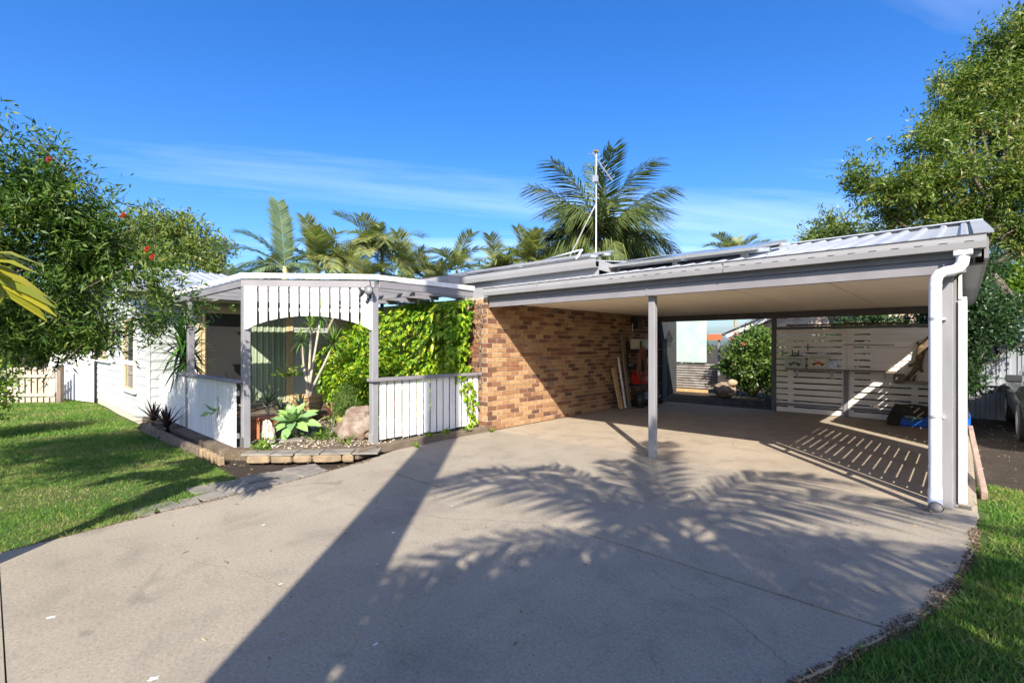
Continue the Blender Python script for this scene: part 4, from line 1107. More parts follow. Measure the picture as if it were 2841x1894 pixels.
lock = thing("steel_locker", "tall dark grey steel locker at the end of the brick wall", "locker", (-5.9, 12.1, 0))
MB().box(-6.12, -5.74, 11.96, 12.24, 0.02, 1.66).build("cabinet", M("locker_grey", (0.072, 0.082, 0.10), (0.06, 0.07, 0.085), 2, 0.4, bstr=0.03), lock, bevel=0.006)
MB().box(-5.739, -5.735, 11.98, 12.22, 0.06, 1.62).build("locker_door", M("locker_door_grey", (0.085, 0.095, 0.115), None, 2, 0.4), lock)
MB().box(-5.734, -5.731, 12.02, 12.08, 1.28, 1.42).build("yellow_tag", M("tag_yellow", (0.42, 0.36, 0.03), (0.1, 0.09, 0.02), 40, 0.5, lo=0.5, hi=0.55), lock)
sg = thing("diamond_sign", "pale blue diamond warning sign standing on the grey locker", "sign", (-5.77, 12.22, 1.4))
SC = Vector((-5.70, 12.262, 1.67)); hw, hh = 0.115, 0.24
MB().extr([(0, -hh), (hw, 0), (0, hh), (-hw, 0)], SC, (1, 0, 0), (0, 0, 1), (0, 0.004, 0)).build("plate", M("sign_blue", (0.62, 0.74, 0.95), (0.56, 0.68, 0.90), 5, 0.4), sg)
NAVY = M("navy_ink", (0.012, 0.02, 0.06), None, 5, 0.5)
txt("DO NOT", 0.036, SC+Vector((0, -0.002, 0.015)), (1, 0, 0), (0, 0, 1), "lettering", NAVY, sg); txt("ENTER", 0.036, SC+Vector((0, -0.002, -0.055)), (1, 0, 0), (0, 0, 1), "lettering", NAVY, sg)
MB().tube([SC+Vector((0, -0.002, 0.10)), SC+Vector((0, -0.0025, 0.10))], 0.014, 10).build("symbol", NAVY, sg)
spk = tag(MB().box(-6.10, -5.92, 11.0, 11.22, 1.92, 2.22).build("wall_speaker", BLACK, None, bevel=0.01), "black box speaker high on the brick wall near the ceiling", "speaker")
tag(MB().tube([(-6.03, 10.92, 1.86), (-6.03, 10.92, 2.05)], 0.012, 8).build("lamp_tube", WHITE, None), "short white tube fixed to the brick wall below the speaker", "tube")

# ================================================================== behind the carport
rib = MB()
def vribs(x0, x1, y, z0, z1, pitch, depth, axis='x'):
    mb = MB(); pts = []; x = x0
    while x < x1:
        for dx, h in ((0, 0), (pitch*.5, 0), (pitch*.6, depth), (pitch*.9, depth)):
            if x+dx <= x1: pts.append((x+dx, h))
        x += pitch
    for a, h in pts:
        p = (a, y-h) if axis == 'x' else (y+h, a)
        mb.v += [(p[0], p[1], z0), (p[0], p[1], z1)]
    for i in range(len(pts)-1): mb.f.append((2*i, 2*i+2, 2*i+3, 2*i+1))
    return mb
DARKMET = M("dark_fence_metal", (0.040, 0.043, 0.046), (0.028, 0.03, 0.032), 3, 0.9, spec=0.1, bstr=0.05)
rfm = vribs(0.0, 3.9, 0.0, -0.05, 2.3, 0.115, 0.03)
rd = Vector((-1.15, 3.75, 0)).normalized(); rnm = Vector((rd.y, -rd.x, 0))
rfm.v = [tuple(Vector((-6.14, 12.46, z)) + rd*x - rnm*y) for x, y, z in rfm.v]
tag(rfm.build("ribbed_fence", DARKMET, None), "dark vertical ribbed metal fence behind the steel locker", "fence")
pat = thing("patched_fence", "fence patched from a pale green sheet over rusty corrugated iron", "fence", (-6.8, 16.3, 0))
MB().box(-7.32, -6.23, 16.2, 16.22, 0.93, 2.75).build("green_sheet", M("pale_green_sheet", (0.30, 0.46, 0.41), (0.42, 0.50, 0.45), 2.2, 0.7, bstr=0.2), pat)
MB().box(-7.60, -7.33, 16.2, 16.23, 0.2, 2.75).build("white_post_board", WHITE, pat)
ci = MB(); zz = np.linspace(0.02, 0.88, 90)
for a, b in zip(zz[:-1], zz[1:]):
    ya = 16.3+0.022*math.sin(a*2*math.pi/0.085); yb = 16.3+0.022*math.sin(b*2*math.pi/0.085)
    ci.quad((-7.35, ya, a), (-5.9, ya, a), (-5.9, yb, b), (-7.35, yb, b))
ci.build("corrugated_sheet", M("rusty_corrugated", (0.32, 0.31, 0.30), (0.17, 0.14, 0.12), 4, 0.6, metal=0.2, bstr=0.1), pat, smooth=True)
MB().box(-7.3, -6.2, 16.2, 16.28, -0.08, 0.02).build("base_plank", TIMBER, pat)
# neighbouring house seen over the fence
nb = thing("neighbour_house", "neighbouring pale brick house with a white gable behind the back fence", "house", (-6, 27, 0))
m, nt, o_ = _mat("far_brick")
bt = nt.nodes.new("ShaderNodeTexBrick"); bt.inputs['Scale'].default_value = 1.0; bt.inputs['Brick Width'].default_value = 0.23; bt.inputs['Row Height'].default_value = 0.086; bt.inputs['Mortar Size'].default_value = 0.008
bt.inputs['Color1'].default_value = (0.52, 0.40, 0.30, 1); bt.inputs['Color2'].default_value = (0.34, 0.22, 0.16, 1); bt.inputs['Mortar'].default_value = (0.6, 0.56, 0.5, 1)
nt.links.new(ocoord(nt, None, False, (R(90), 0, 0)), bt.inputs['Vector']); bsdf(nt, o_, bt.outputs[0], 0.9)
g = MB(); g.extr([(-7.8, -0.2), (0.6, -0.2), (0.6, 2.45), (-3.0, 4.2), (-7.8, 2.1)], (0, 25, 0), (1, 0, 0), (0, 0, 1), (0, 6, 0)); g.build("wall", m, nb)
MB().bar((-8.5, 24.7, 1.95), (-2.95, 24.7, 4.35), 0.25, 0.22).bar((-2.95, 24.7, 4.35), (0.9, 24.7, 2.55), 0.25, 0.22).build("barge_board", WHITE, nb)
MB().obox((-5.7, 27.6, 3.3), (2.9, 0, 1.2), (0, 3.2, 0), (0, 0, 0.04)).obox((-1.0, 27.6, 3.5), (1.95, 0, -0.95), (0, 3.2, 0), (0, 0, 0.04)).build("roof", ZINC, nb)
nc = thing("neighbour_carport", "distant carport with an orange fascia beyond the pale green fence", "carport", (-10, 26, 0))
MB().box(-13.5, -9.2, 26, 26.05, 1.75, 2.05).build("fascia", M("orange_fascia", (0.42, 0.13, 0.05), None, 3, 0.6), nc); MB().box(-13.5, -9.2, 26.05, 30, 2.06, 2.12).build("roof", ZINC, nc)
for x in (-13.3, -11.4, -9.4): MB().box(x-.05, x+.05, 26.1, 26.2, -0.2, 1.75).build("post", GREY, nc)
# grey metal shed at the right
shed = thing("metal_shed", "grey ribbed metal garden shed beyond the right side of the carport", "shed", (1.5, 15, 0))
SHEDM = M("shed_steel", (0.27, 0.29, 0.32), (0.22, 0.24, 0.265), 1.5, 0.45, metal=0.1, bstr=0.03)
xs_ = [-0.35 + k*0.62 for k in range(8)]
for a, b in zip(xs_[:-1], xs_[1:]): vribs(a+0.004, b-0.004, 14.5, -0.06, 1.52, 0.155, 0.02).build("wall_panel", SHEDM, shed)
MB().box(-0.4, 4.1, 14.44, 14.52, 0.66, 0.70).build("mid_rail", SHEDM, shed)
MB().box(-0.5, 4.1, 14.40, 14.52, 1.525, 1.60).build("gutter", DARKMET, shed)
MB().box(-0.45, -0.4, 14.5, 17.5, -0.06, 1.6).build("side_panel", SHEDM, shed)
ribbed((-0.55, 14.38, 1.61), (1, 0, 0), (0, 1, 0.22), 0, 4.7, 3.2, name="roof_sheet", parent=shed)
MB().bar((-0.5, 17.5, 2.34), (4.2, 17.5, 2.34), 0.12, 0.08).build("ridge_flashing", M("terracotta_ridge", (0.30, 0.12, 0.07), None, 3, 0.7), shed)
# leaning plank at the slab edge
lp = MB().bar((0.16, 6.86, 0.0), (0.075, 9.3, 0.36), 0.05, 0.09, (0, 0, 1)); tag(lp.build("leaning_plank", M("weathered_plank", (0.34, 0.25, 0.20), (0.20, 0.14, 0.11), 5, 0.85, stretch=(4, 0.7, 4), bstr=0.5), None, bevel=0.004), "weathered plank lying tilted along the right edge of the carport slab", "plank")

# ================================================================== roof equipment
PANEL = glass_mat("solar_cell", (0.02, 0.03, 0.07), 0.12)
def solar(label, x0, y0, z0, w, l, group):
    t = thing("solar_panel", label, "solar panel", (x0+w/2, y0, z0), group)
    v = Vector((0, 1, SL)).normalized(); n = Vector((0, -SL, 1)).normalized(); u = Vector((1, 0, 0)); o = Vector((x0, y0, z0))
    MB().obox(o+u*w/2+v*l/2, u*(w/2-0.03), v*(l/2-0.03), n*0.014).build("glass", PANEL, t)
    fr = MB().obox(o+u*w/2+v*0.014, u*w/2, v*0.014, n*0.02).obox(o+u*w/2+v*(l-0.014), u*w/2, v*0.014, n*0.02).obox(o+u*0.014+v*l/2, u*0.014, v*(l/2-0.0285), n*0.02).obox(o+u*(w-0.014)+v*l/2, u*0.014, v*(l/2-0.0285), n*0.02)
    fr.build("frame", ALU, t); 
    return t
ords = ["first", "second", "third", "fourth"]
def array(x0, y0, zoff, n, w, l, roofz, name, words_):
    for k in range(n): solar(f"solar panel on the {words_}, {ords[k]} from the left", x0+k*(w+0.02), y0, roofz(y0)+zoff, w, l, name)
    r = thing("mounting_rails", f"aluminium mounting rails and feet under the panels on the {words_}", "rails", (x0, y0, roofz(y0)))
    v = Vector((0, 1, SL)).normalized()
    for q in (0.28, l-0.3):
        p = Vector((x0-0.1, y0, roofz(y0)+zoff-0.045)) + v*q
        MB().bar(p, p+Vector((n*(w+0.02)+0.2, 0, 0)), 0.04, 0.045).build("rail", ALU, r)
        for k in range(5):
            f = p + Vector((0.3+k*(n*(w+0.02)-0.4)/4, 0, 0))
            MB().box(f.x-0.04, f.x+0.04, f.y-0.03, f.y+0.03, f.z-zoff+0.03, f.z-0.024).build("foot", ALU, r)
carz = lambda y: 2.475+SL*(y-5.93)+0.034
mainz = lambda y: 2.76+0.10*(y-6.1)+0.025
array(-5.95, 6.38, 0.10, 4, 1.0, 1.62, carz, "solar panels on the carport roof", "carport roof")
array(-9.55, 6.75, 0.16, 3, 1.62, 1.0, mainz, "solar panels on the house roof", "house roof")
cd = MB().tube([(-5.6, 6.9, 3.06), (-4.75, 6.75, 3.10), (-4.62, 6.7, 3.09), (-4.60, 6.62, 3.04), (-4.60, 6.5, 2.92)], 0.016, 8).build("cable_conduit", PVC, None, smooth=True); tag(cd, "white cable conduit looping over the roof between the two solar arrays", "conduit")
ant = thing("tv_antenna", "tall television antenna on a galvanised mast above the roof", "antenna", (-4.88, 7.5, 3.05))
A = Vector((-4.87, 7.5, 0))
MB().tube([(A.x-0.12, 7.3, 3.00), (A.x-0.03, 7.4, 3.02), (A.x, 7.5, 3.12), (A.x, 7.5, 5.02)], 0.015, 10).build("mast", GALV, ant, smooth=True)
MB().tube([(A.x-0.55, 7.35, 3.05), (A.x, 7.48, 4.05)], 0.011, 8).build("stay", GALV, ant)
MB().box(A.x-0.04, A.x+0.04, 7.44, 7.51, 4.46, 4.57).build("junction_box", GALV, ant)
MB().box(A.x-0.03, A.x+0.03, 7.45, 7.55, 5.0, 5.04).build("clamp", OLDWOOD, ant)
bd = (RT*0.62 + FW*0.25 + Vector((0, 0, -0.72))).normalized(); b0 = Vector((A.x, 7.5, 4.90)) - bd*0.12
MB().tube([b0, b0+bd*0.62], 0.010, 6).build("boom", ALU, ant)
e1 = (RT*0.55 + FW*0.3 + Vector((0, 0, 0.6))).normalized(); e2 = (RT*0.75 - FW*0.5 + Vector((0, 0, 0.12))).normalized()
for k in range(8):
    c = b0 + bd*(0.03+k*0.08); l = 0.13 - 0.004*k
    MB().tube([c-e2*l*0.8+Vector((0, 0, 0.03)), c, c+e1*l], 0.006, 5).build("element", ALU, ant)
# ================================================================== parked car at the right edge
car = thing("parked_car", "dark sedan parked nose-on beyond the carport's right side", "car", (1.5, 12.4, 0), local=True, rotz=0.0)
CARP = M("dark_car_paint", (0.012, 0.014, 0.017), (0.016, 0.018, 0.021), 2, 0.16, spec=0.7, bstr=0.0)
def loft(name, secs, mat, parent):
    mb = MB(); n = len(secs[0][1])
    for y, pr in secs: mb.v += [(x, y, z) for x, z in pr]
    for i in range(len(secs)-1):
        for k in range(n-1): mb.f.append((i*n+k, i*n+k+1, (i+1)*n+k+1, (i+1)*n+k))
    mb.f.append(tuple(range(n))); mb.f.append(tuple(reversed(range((len(secs)-1)*n, len(secs)*n))))
    return mb.build(name, mat, parent, smooth=False, bevel=0.02)
def sec(y, hw, top, belly=0.22, sh=0.0): return (y, [(-hw*0.94, belly), (-hw, 0.42), (-hw, top-0.13), (-hw*0.93, top-0.02), (-hw*0.5, top+0.02), (hw*0.5, top+0.02), (hw*0.93, top-0.02), (hw, top-0.13), (hw, 0.42), (hw*0.94, belly)])
loft("body", [sec(-2.15, 0.72, 0.62, 0.28), sec(-2.05, 0.82, 0.70), sec(-1.2, 0.86, 0.80), sec(-0.85, 0.87, 0.86), sec(1.5, 0.87, 0.90), sec(2.1, 0.80, 0.84, 0.3)], CARP, car)
loft("cabin", [(-0.95, [(-0.74, 0.84), (-0.72, 0.86), (0.72, 0.86), (0.74, 0.84)]), (-0.15, [(-0.74, 0.86), (-0.58, 1.34), (0.58, 1.34), (0.74, 0.86)]), (0.9, [(-0.74, 0.86), (-0.58, 1.36), (0.58, 1.36), (0.74, 0.86)]), (1.6, [(-0.72, 0.88), (-0.68, 0.9), (0.68, 0.9), (0.72, 0.88)])], DGLASS, car)
for s in (-1, 1):
    MB().bar((s*0.745, -0.95, 0.85), (s*0.60, -0.13, 1.345), 0.06, 0.05).build("windscreen_pillar", CARP, car)
    MB().box(min(s*0.78, s*0.98), max(s*0.78, s*0.98), -0.78, -0.70, 0.90, 1.02).build("mirror", BLACK, car, bevel=0.02)
    MB().box(min(s*0.42, s*0.70), max(s*0.42, s*0.70), -2.155, -2.12, 0.47, 0.57).build("headlight", M("headlight_glass", (0.55, 0.57, 0.6), None, 20, 0.1), car, bevel=0.01)
    for y in (-1.35, 1.35):
        w = MB().tube([(s*0.66, y, 0.30), (s*0.68, y, 0.30), (s*0.86, y, 0.30), (s*0.875, y, 0.30)], [0.27, 0.30, 0.30, 0.27], 24).build("wheel", M("tyre_rubber", (0.02, 0.02, 0.02), None, 30, 0.8), car, smooth=False)
        MB().tube([(s*0.87, y, 0.30), (s*0.88, y, 0.30)], 0.18, 16).build("rim", ALU, w)
MB().obox((0, -0.56, 1.10), (0.64, 0, 0), (0, 0.405, 0.245), (0, -0.006, 0.008)).build("windscreen", DGLASS, car)
MB().box(-0.80, 0.80, -2.2, -2.10, 0.28, 0.44).build("bumper", BLACK, car, bevel=0.02)
MB().box(-0.38, 0.38, -2.165, -2.13, 0.48, 0.56).build("grille", BLACK, car)

# ================================================================== vegetation
BARK = M("grey_bark", (0.16, 0.125, 0.095), (0.09, 0.07, 0.055), 6, 0.95, bscale=14, bstr=0.9, stretch=(2, 2, 0.6))
PALE = M("pale_stem", (0.42, 0.38, 0.31), (0.30, 0.26, 0.21), 7, 0.8, bscale=20, bstr=0.4)
L_BOTTLE = LEAF("bottlebrush_leaf", [(0.0, (0.025, 0.06, 0.014)), (0.4, (0.055, 0.115, 0.02)), (0.75, (0.115, 0.185, 0.032)), (1.0, (0.25, 0.27, 0.065))])
L_TREE = LEAF("fine_tree_leaf", [(0.0, (0.035, 0.075, 0.014)), (0.4, (0.085, 0.145, 0.022)), (0.75, (0.18, 0.22, 0.038)), (1.0, (0.34, 0.26, 0.11))])
L_BACK = LEAF("background_leaf", [(0.0, (0.05, 0.09, 0.02)), (0.5, (0.13, 0.18, 0.04)), (1.0, (0.24, 0.27, 0.065))])
L_LIME = LEAF("lime_leaf", [(0.0, (0.07, 0.15, 0.016)), (0.5, (0.13, 0.23, 0.025)), (1.0, (0.26, 0.31, 0.04))], trans=0.4)
L_VINE = LEAF("creeper_leaf", [(0.0, (0.05, 0.16, 0.014)), (0.35, (0.14, 0.29, 0.018)), (0.7, (0.30, 0.41, 0.025)), (1.0, (0.50, 0.50, 0.045))], rough=0.35, trans=0.3)
L_DARK = LEAF("dark_shrub_leaf", [(0.0, (0.012, 0.034, 0.012)), (0.5, (0.026, 0.06, 0.018)), (1.0, (0.055, 0.11, 0.03))], rough=0.35, trans=0.2)
L_HIB = LEAF("hibiscus_leaf", [(0.0, (0.03, 0.075, 0.014)), (0.5, (0.08, 0.15, 0.028)), (1.0, (0.21, 0.27, 0.07))], rough=0.35)
L_QUEEN = LEAF("queen_palm_leaf", [(0.0, (0.05, 0.085, 0.03)), (0.5, (0.095, 0.13, 0.04)), (1.0, (0.20, 0.21, 0.075))], rough=0.4, trans=0.22)
L_CANE = LEAF("cane_palm_leaf", [(0.0, (0.09, 0.125, 0.035)), (0.4, (0.20, 0.24, 0.08)), (0.75, (0.34, 0.34, 0.13)), (1.0, (0.42, 0.31, 0.11))], rough=0.4, trans=0.25)
L_KING = LEAF("king_palm_leaf", [(0.0, (0.06, 0.105, 0.045)), (0.5, (0.13, 0.19, 0.10)), (1.0, (0.24, 0.29, 0.15))], rough=0.4, trans=0.25)
L_YELL = LEAF("yellowing_frond", [(0.0, (0.17, 0.22, 0.03)), (0.5, (0.34, 0.31, 0.03)), (1.0, (0.50, 0.40, 0.05))], rough=0.4, trans=0.35)
L_GRASS = GRASSMAT("grass_blade")
L_AGAVE = LEAF("agave_leaf", [(0.0, (0.15, 0.27, 0.10)), (0.5, (0.19, 0.33, 0.11)), (1.0, (0.27, 0.40, 0.11))], rough=0.4, trans=0.18)
L_YUC = LEAF("yucca_leaf", [(0.0, (0.02, 0.07, 0.015)), (0.5, (0.04, 0.12, 0.02)), (1.0, (0.08, 0.17, 0.03))], rough=0.35, trans=0.15)
L_PURP = LEAF("purple_bromeliad_leaf", [(0.0, (0.012, 0.010, 0.010)), (0.5, (0.025, 0.014, 0.014)), (1.0, (0.05, 0.022, 0.022))], rough=0.35, trans=0.1)
L_RED = LEAF("red_cordyline_leaf", [(0.0, (0.16, 0.02, 0.04)), (0.5, (0.38, 0.05, 0.11)), (0.8, (0.16, 0.17, 0.04)), (1.0, (0.48, 0.34, 0.2))], rough=0.4, trans=0.2)
L_VARI = LEAF("striped_leaf", [(0.0, (0.05, 0.06, 0.04)), (0.5, (0.11, 0.15, 0.08)), (1.0, (0.20, 0.26, 0.16))], rough=0.35, trans=0.15)
REDF = LEAF("red_bottlebrush_flower", [(0.0, (0.42, 0.012, 0.01)), (1.0, (0.62, 0.03, 0.02))])
PINKF = LEAF("pink_flower", [(0.0, (0.55, 0.10, 0.14)), (1.0, (0.70, 0.22, 0.24))])

def crown_points(blobs, n, rng, shell=0.55):
    """points spread through a union of ellipsoids, denser towards the outside"""
    vol = np.array([b[1][0]*b[1][1]*b[1][2] for b in blobs])**0.75; w = vol/vol.sum()
    idx = rng.choice(len(blobs), n, p=w)
    C = np.array([b[0] for b in blobs], float)[idx]; S = np.array([b[1] for b in blobs], float)[idx]
    d = unit(rng.normal(size=(n, 3))); r = shell + (1-shell)*rng.random((n, 1))
    r = np.where(rng.random((n, 1)) < 0.3, rng.random((n, 1))**0.5*shell, r)
    bump = 1 + 0.16*np.sin(d[:, :1]*7+idx[:, None])*np.cos(d[:, 2:3]*6+idx[:, None]*2) + 0.1*np.sin(d[:, 1:2]*15)
    return C + d*S*r*bump, d, idx
def foliage(blobs, ntwig, per, twig_r, L, W, seed, down=0.0, shell=0.55, jitter=0.6, gap=0.0):
    rng = np.random.default_rng(seed)
    C, d, idx = crown_points(blobs, ntwig, rng, shell)
    if gap > 0:   # thin out where a slow field is low, to open sky gaps
        f = np.sin(C[:, 0]*2.1+1)*np.sin(C[:, 1]*1.9+2)*np.sin(C[:, 2]*2.3+seed) ; keep = f > -1+gap+rng.random(len(C))*0.3-0.15
        C, d = C[keep], d[keep]
    td = unit(d + rng.normal(size=C.shape)*0.7 + np.array([0, 0, 0.25-down]))
    n = len(C)*per
    t = rng.random((len(C), per, 1)); P = C[:, None] + td[:, None]*(t-0.5)*2*twig_r + rng.normal(size=(len(C), per, 3))*twig_r*0.28
    D = unit(td[:, None]*0.8 + rng.normal(size=(len(C), per, 3))*jitter + np.array([0, 0, -down]))
    P = P.reshape(-1, 3); D = D.reshape(-1, 3)
    return leaf_quads(P, D, L*rng.uniform(0.45, 1.45, len(P)), W*rng.uniform(0.6, 1.35, len(P)), rng), C
def branches(base, tops, r0, seed, mat, parent, name="trunk", sides=7, wig=0.06, first=None):
    rng = random.Random(seed); mb = MB(); base = Vector(base)
    fk = Vector(first) if first is not None else None
    for k, t in enumerate(tops):
        t = Vector(t); pts = [base]; rr = [r0]
        mid = fk if fk is not None else base + (t-base)*0.35
        seq = [base + (mid-base)*0.5, mid, mid+(t-mid)*0.4, mid+(t-mid)*0.75, t]
        for i, p in enumerate(seq):
            j = (p-base).length*wig*(0.4 if i < 2 else 1)
            if i >= 2 or fk is None: p = p + Vector((rng.uniform(-j, j), rng.uniform(-j, j), rng.uniform(-j, j)*0.6))
            pts.append(p); rr.append(r0*[0.86, 0.7, 0.42, 0.24, 0.07][i])
        mb.tube(pts, rr, sides)
    return mb.build(name, mat, parent, smooth=True)
def bush(name, label, cat, base, blobs, ntwig, per, twig_r, L, W, seed, mat, trunk_r=0.05, group=None, down=0.0, shell=0.5, fork=None, bark=None, ntops=6, gap=0.0, part="crown", jitter=0.6):
    t = thing(name, label, cat, base, group)
    (V, F), C = foliage(blobs, ntwig, per, twig_r, L, W, seed, down, shell, jitter, gap)
    obj(part, np_mesh(part, V, F), mat, t)
    rng = random.Random(seed)
    tops = [tuple(C[rng.randrange(len(C))]) for _ in range(ntops)]
    branches(base, tops, trunk_r, seed, bark or BARK, t, "trunk" if cat == "tree" else "stems", first=fork)
    return t, C

# ---------------------------------------------------------------- bottlebrush tree over the lawn
bb_base = lw(-7.0, 4.2); bb_base.z = -0.08
def bl(lat, dep, z, a, b, c): p = lw(lat, dep, z); return ((p.x, p.y, p.z), (a, b, c))
bot_blobs = [bl(-4.95, 4.9, 3.0, .65, .65, .65), bl(-4.75, 5.3, 2.4, .6, .6, .5), bl(-4.45, 5.0, 2.75, .42, .42, .4), bl(-4.2, 5.4, 2.3, .42, .42, .35), bl(-4.3, 5.7, 1.85, .42, .42, .26), bl(-5.3, 5.2, 1.75, .5, .5, .32), bl(-5.1, 4.6, 3.5, .55, .55, .4),
             bl(-5.6, 4.4, 3.85, .7, .7, .4), bl(-6.2, 3.6, 3.6, 1.1, 1.1, .7), bl(-6.4, 2.6, 3.4, 1.1, 1.1, .7), bl(-5.6, 3.1, 3.2, .7, .7, .6), bl(-7.4, 3.2, 3.2, 1.0, 1.0, .7), bl(-5.4, 1.9, 3.2, .8, .8, .5), bl(-6.4, 5.2, 2.8, .8, .8, .6), bl(-5.4, 5.0, 2.45, .55, .55, .5), bl(-5.35, 5.5, 1.5, .5, .5, .25), bl(-4.75, 5.5, 1.62, .45, .45, .25), bl(-5.9, 5.3, 1.95, .5, .5, .35), bl(-4.05, 5.5, 2.2, .5, .5, .4), bl(-4.15, 5.8, 1.95, .5, .5, .35), bl(-4.9, 5.5, 2.0, .55, .55, .4), bl(-4.6, 4.8, 3.05, .5, .5, .45), bl(-4.45, 5.3, 2.5, .5, .5, .45)]
bt_, C = bush("bottlebrush_tree", "large bottlebrush tree with small leaves and red flowers overhanging the left lawn", "tree", bb_base, bot_blobs, 7800, 16, 0.13, 0.080, 0.019, 31, L_BOTTLE, 0.032, down=0.15, shell=0.35, fork=tuple(lw(-6.6, 4.3, 1.5)), ntops=24, jitter=0.7, gap=0.62)
rng = np.random.default_rng(5)
tw_ = MB()
for k in range(150):
    p = Vector(C[rng.integers(len(C))]); q = p + Vector(rng.normal(size=3))*0.28
    tw_.tube([p, (p+q)/2+Vector(rng.normal(size=3))*0.03, q], [0.006, 0.004, 0.002], 4, False)
tw_.build("twigs", M("grey_twig", (0.24, 0.20, 0.16), (0.15, 0.12, 0.10), 9, 0.9), bt_)["kind"] = "stuff"
def brush_flower(p, parent):
    rng = np.random.default_rng(int(abs(p[0]*100))); n = 90
    ax = unit(np.array([0.3, 0.2, 0.5])); t = rng.random((n, 1))
    d = unit(np.cross(unit(rng.normal(size=(n, 3))), ax)); P = np.array(p) + ax*(t-0.5)*0.055
    V, F = leaf_quads(P, d, 0.022, 0.006, rng); obj("flower", np_mesh("flower", V, F), REDF, parent)
for lat, dep, z in ((-4.40, 4.62, 3.28), (-3.77, 4.72, 2.78), (-3.60, 4.80, 2.47), (-3.66, 4.95, 2.42)):
    brush_flower(tuple(lw(lat, dep, z)), bt_)

# ---------------------------------------------------------------- big fine-leaved tree on the right
rt_base = lw(11.6, 11.3, -0.1)
def b2(x, y, w, r, rz=None):
    u = (x-1420.5)/1351.0; v = (955-y)/1351.0; p = lw(u*w, w, EYE+v*w); return ((p.x, p.y, p.z), (r, r, rz or r*0.75))
right_blobs = [b2(2790, 130, 12, 1.1), b2(2700, 230, 12, 1.0), b2(2640, 330, 12, .9), b2(2560, 400, 11.5, .9), b2(2450, 440, 11.5, .7, .45), b2(2480, 520, 11.5, .9, .55), b2(2390, 500, 12, .55, .4), b2(2600, 500, 11.5, 1.1), b2(2740, 420, 12, 1.2), b2(2840, 300, 12, 1.4),
               b2(2860, 500, 11, 1.3), b2(2560, 590, 12, .8, .5), b2(2480, 600, 12, .5, .4), b2(2700, 600, 11.5, .9, .4), b2(2850, 660, 11, 1.0, .5), b2(2930, 150, 12, 1.5), b2(3000, 400, 12, 1.6), b2(2950, 620, 11, 1.2)]
big, C = bush("spreading_tree", "big spreading fine-leaved tree rising behind the right end of the carport", "tree", rt_base, right_blobs, 7600, 18, 0.18, 0.115, 0.036, 41, L_TREE, 0.10, shell=0.45, fork=tuple(lw(10.9, 11.4, 3.2)), ntops=26, jitter=0.55, gap=0.8)
for pts, r0 in ((((11.4, 11.2, 2.6), (10.9, 11.2, 3.3), (10.35, 11.2, 3.55), (9.9, 11.2, 3.9)), .13), (((11.3, 11.3, 2.9), (10.8, 11.3, 3.2), (10.2, 11.3, 3.1), (9.7, 11.3, 3.3)), .09), (((11.2, 11.3, 3.9), (10.9, 11.2, 4.9), (10.5, 11.2, 5.6), (9.9, 11.2, 6.0)), .07)):
    P = [lw(*p) for p in pts]; MB().tube(P, [r0*(1-0.85*i/(len(P)-1)) for i in range(len(P))], 8).build("limb", BARK, big, smooth=True)
# second, rounder tree just left of it, further away
bush("round_tree", "small round tree peeping over the carport ridge left of the big tree", "tree", lw(13.0, 18.5, -0.1), [b2(2320, 640, 19, 1.3, .9), b2(2270, 670, 19, .8, .6), b2(2370, 670, 19, 1.0, .7), b2(2330, 720, 19, 1.3, .9)], 700, 12, 0.2, 0.15, 0.06, 43, L_BACK, 0.14, ntops=8)
bush("lime_tree", "sunlit lime-green tree behind the metal shed", "tree", lw(13.6, 15.5, -0.1), [b2(2760, 800, 15, 1.1), b2(2830, 770, 15, 1.2), b2(2690, 840, 15, .8), b2(2900, 840, 15, 1.2), b2(2790, 870, 15, 1.0)], 1300, 12, 0.18, 0.14, 0.06, 44, L_LIME, 0.12, ntops=10)
bush("dark_shrub", "dense dark evergreen shrub against the right side screen of the carport", "shrub", lw(8.35, 9.6, -0.06), [b2(2700, 870, 9.6, .5, .55), b2(2660, 790, 10, .5), b2(2740, 900, 9.7, .45), b2(2690, 980, 9.6, .32, .4), b2(2670, 1060, 9.5, .28, .4), b2(2650, 960, 9.8, .3, .6), b2(2700, 740, 10.2, .5), b2(2760, 850, 10, .4, .3)], 1500, 11, 0.12, 0.085, 0.034, 45, L_DARK, 0.05, ntops=12)
bush("dark_hedge", "dark leafy hedge showing above the back slat fence", "hedge", (-1.2, 14.2, -0.05), [((-2.0+0.45*k, 14.0+0.2*(k % 2), 1.75+0.14*math.sin(k*2.1)+0.03*k), (.42, .5, .55)) for k in range(7)] + [((-1.2, 14.2, 0.8), (1.6, .5, .8)), ((-2.8, 13.8, 1.0), (.7, .4, .85)), ((-2.9, 13.9, 0.5), (.6, .4, .5))], 2100, 11, 0.14, 0.09, 0.04, 46, L_DARK, 0.05, ntops=10)
hib, C = bush("hibiscus_shrub", "leafy hibiscus shrub with pink flowers seen through the back of the carport", "shrub", (-4.7, 15.9, -0.05), [((-4.95, 15.9, 1.25), (.6, .6, .65)), ((-4.35, 15.7, 1.0), (.6, .6, .95)), ((-3.85, 15.6, 0.7), (.5, .6, .8)), ((-4.85, 15.9, 0.7), (.5, .6, .6)), ((-4.55, 15.7, 1.65), (.45, .5, .4)), ((-5.5, 15.9, 0.85), (.25, .3, .3))], 1500, 10, 0.15, 0.11, 0.05, 47, L_HIB, 0.05, ntops=14)
rng = np.random.default_rng(8)
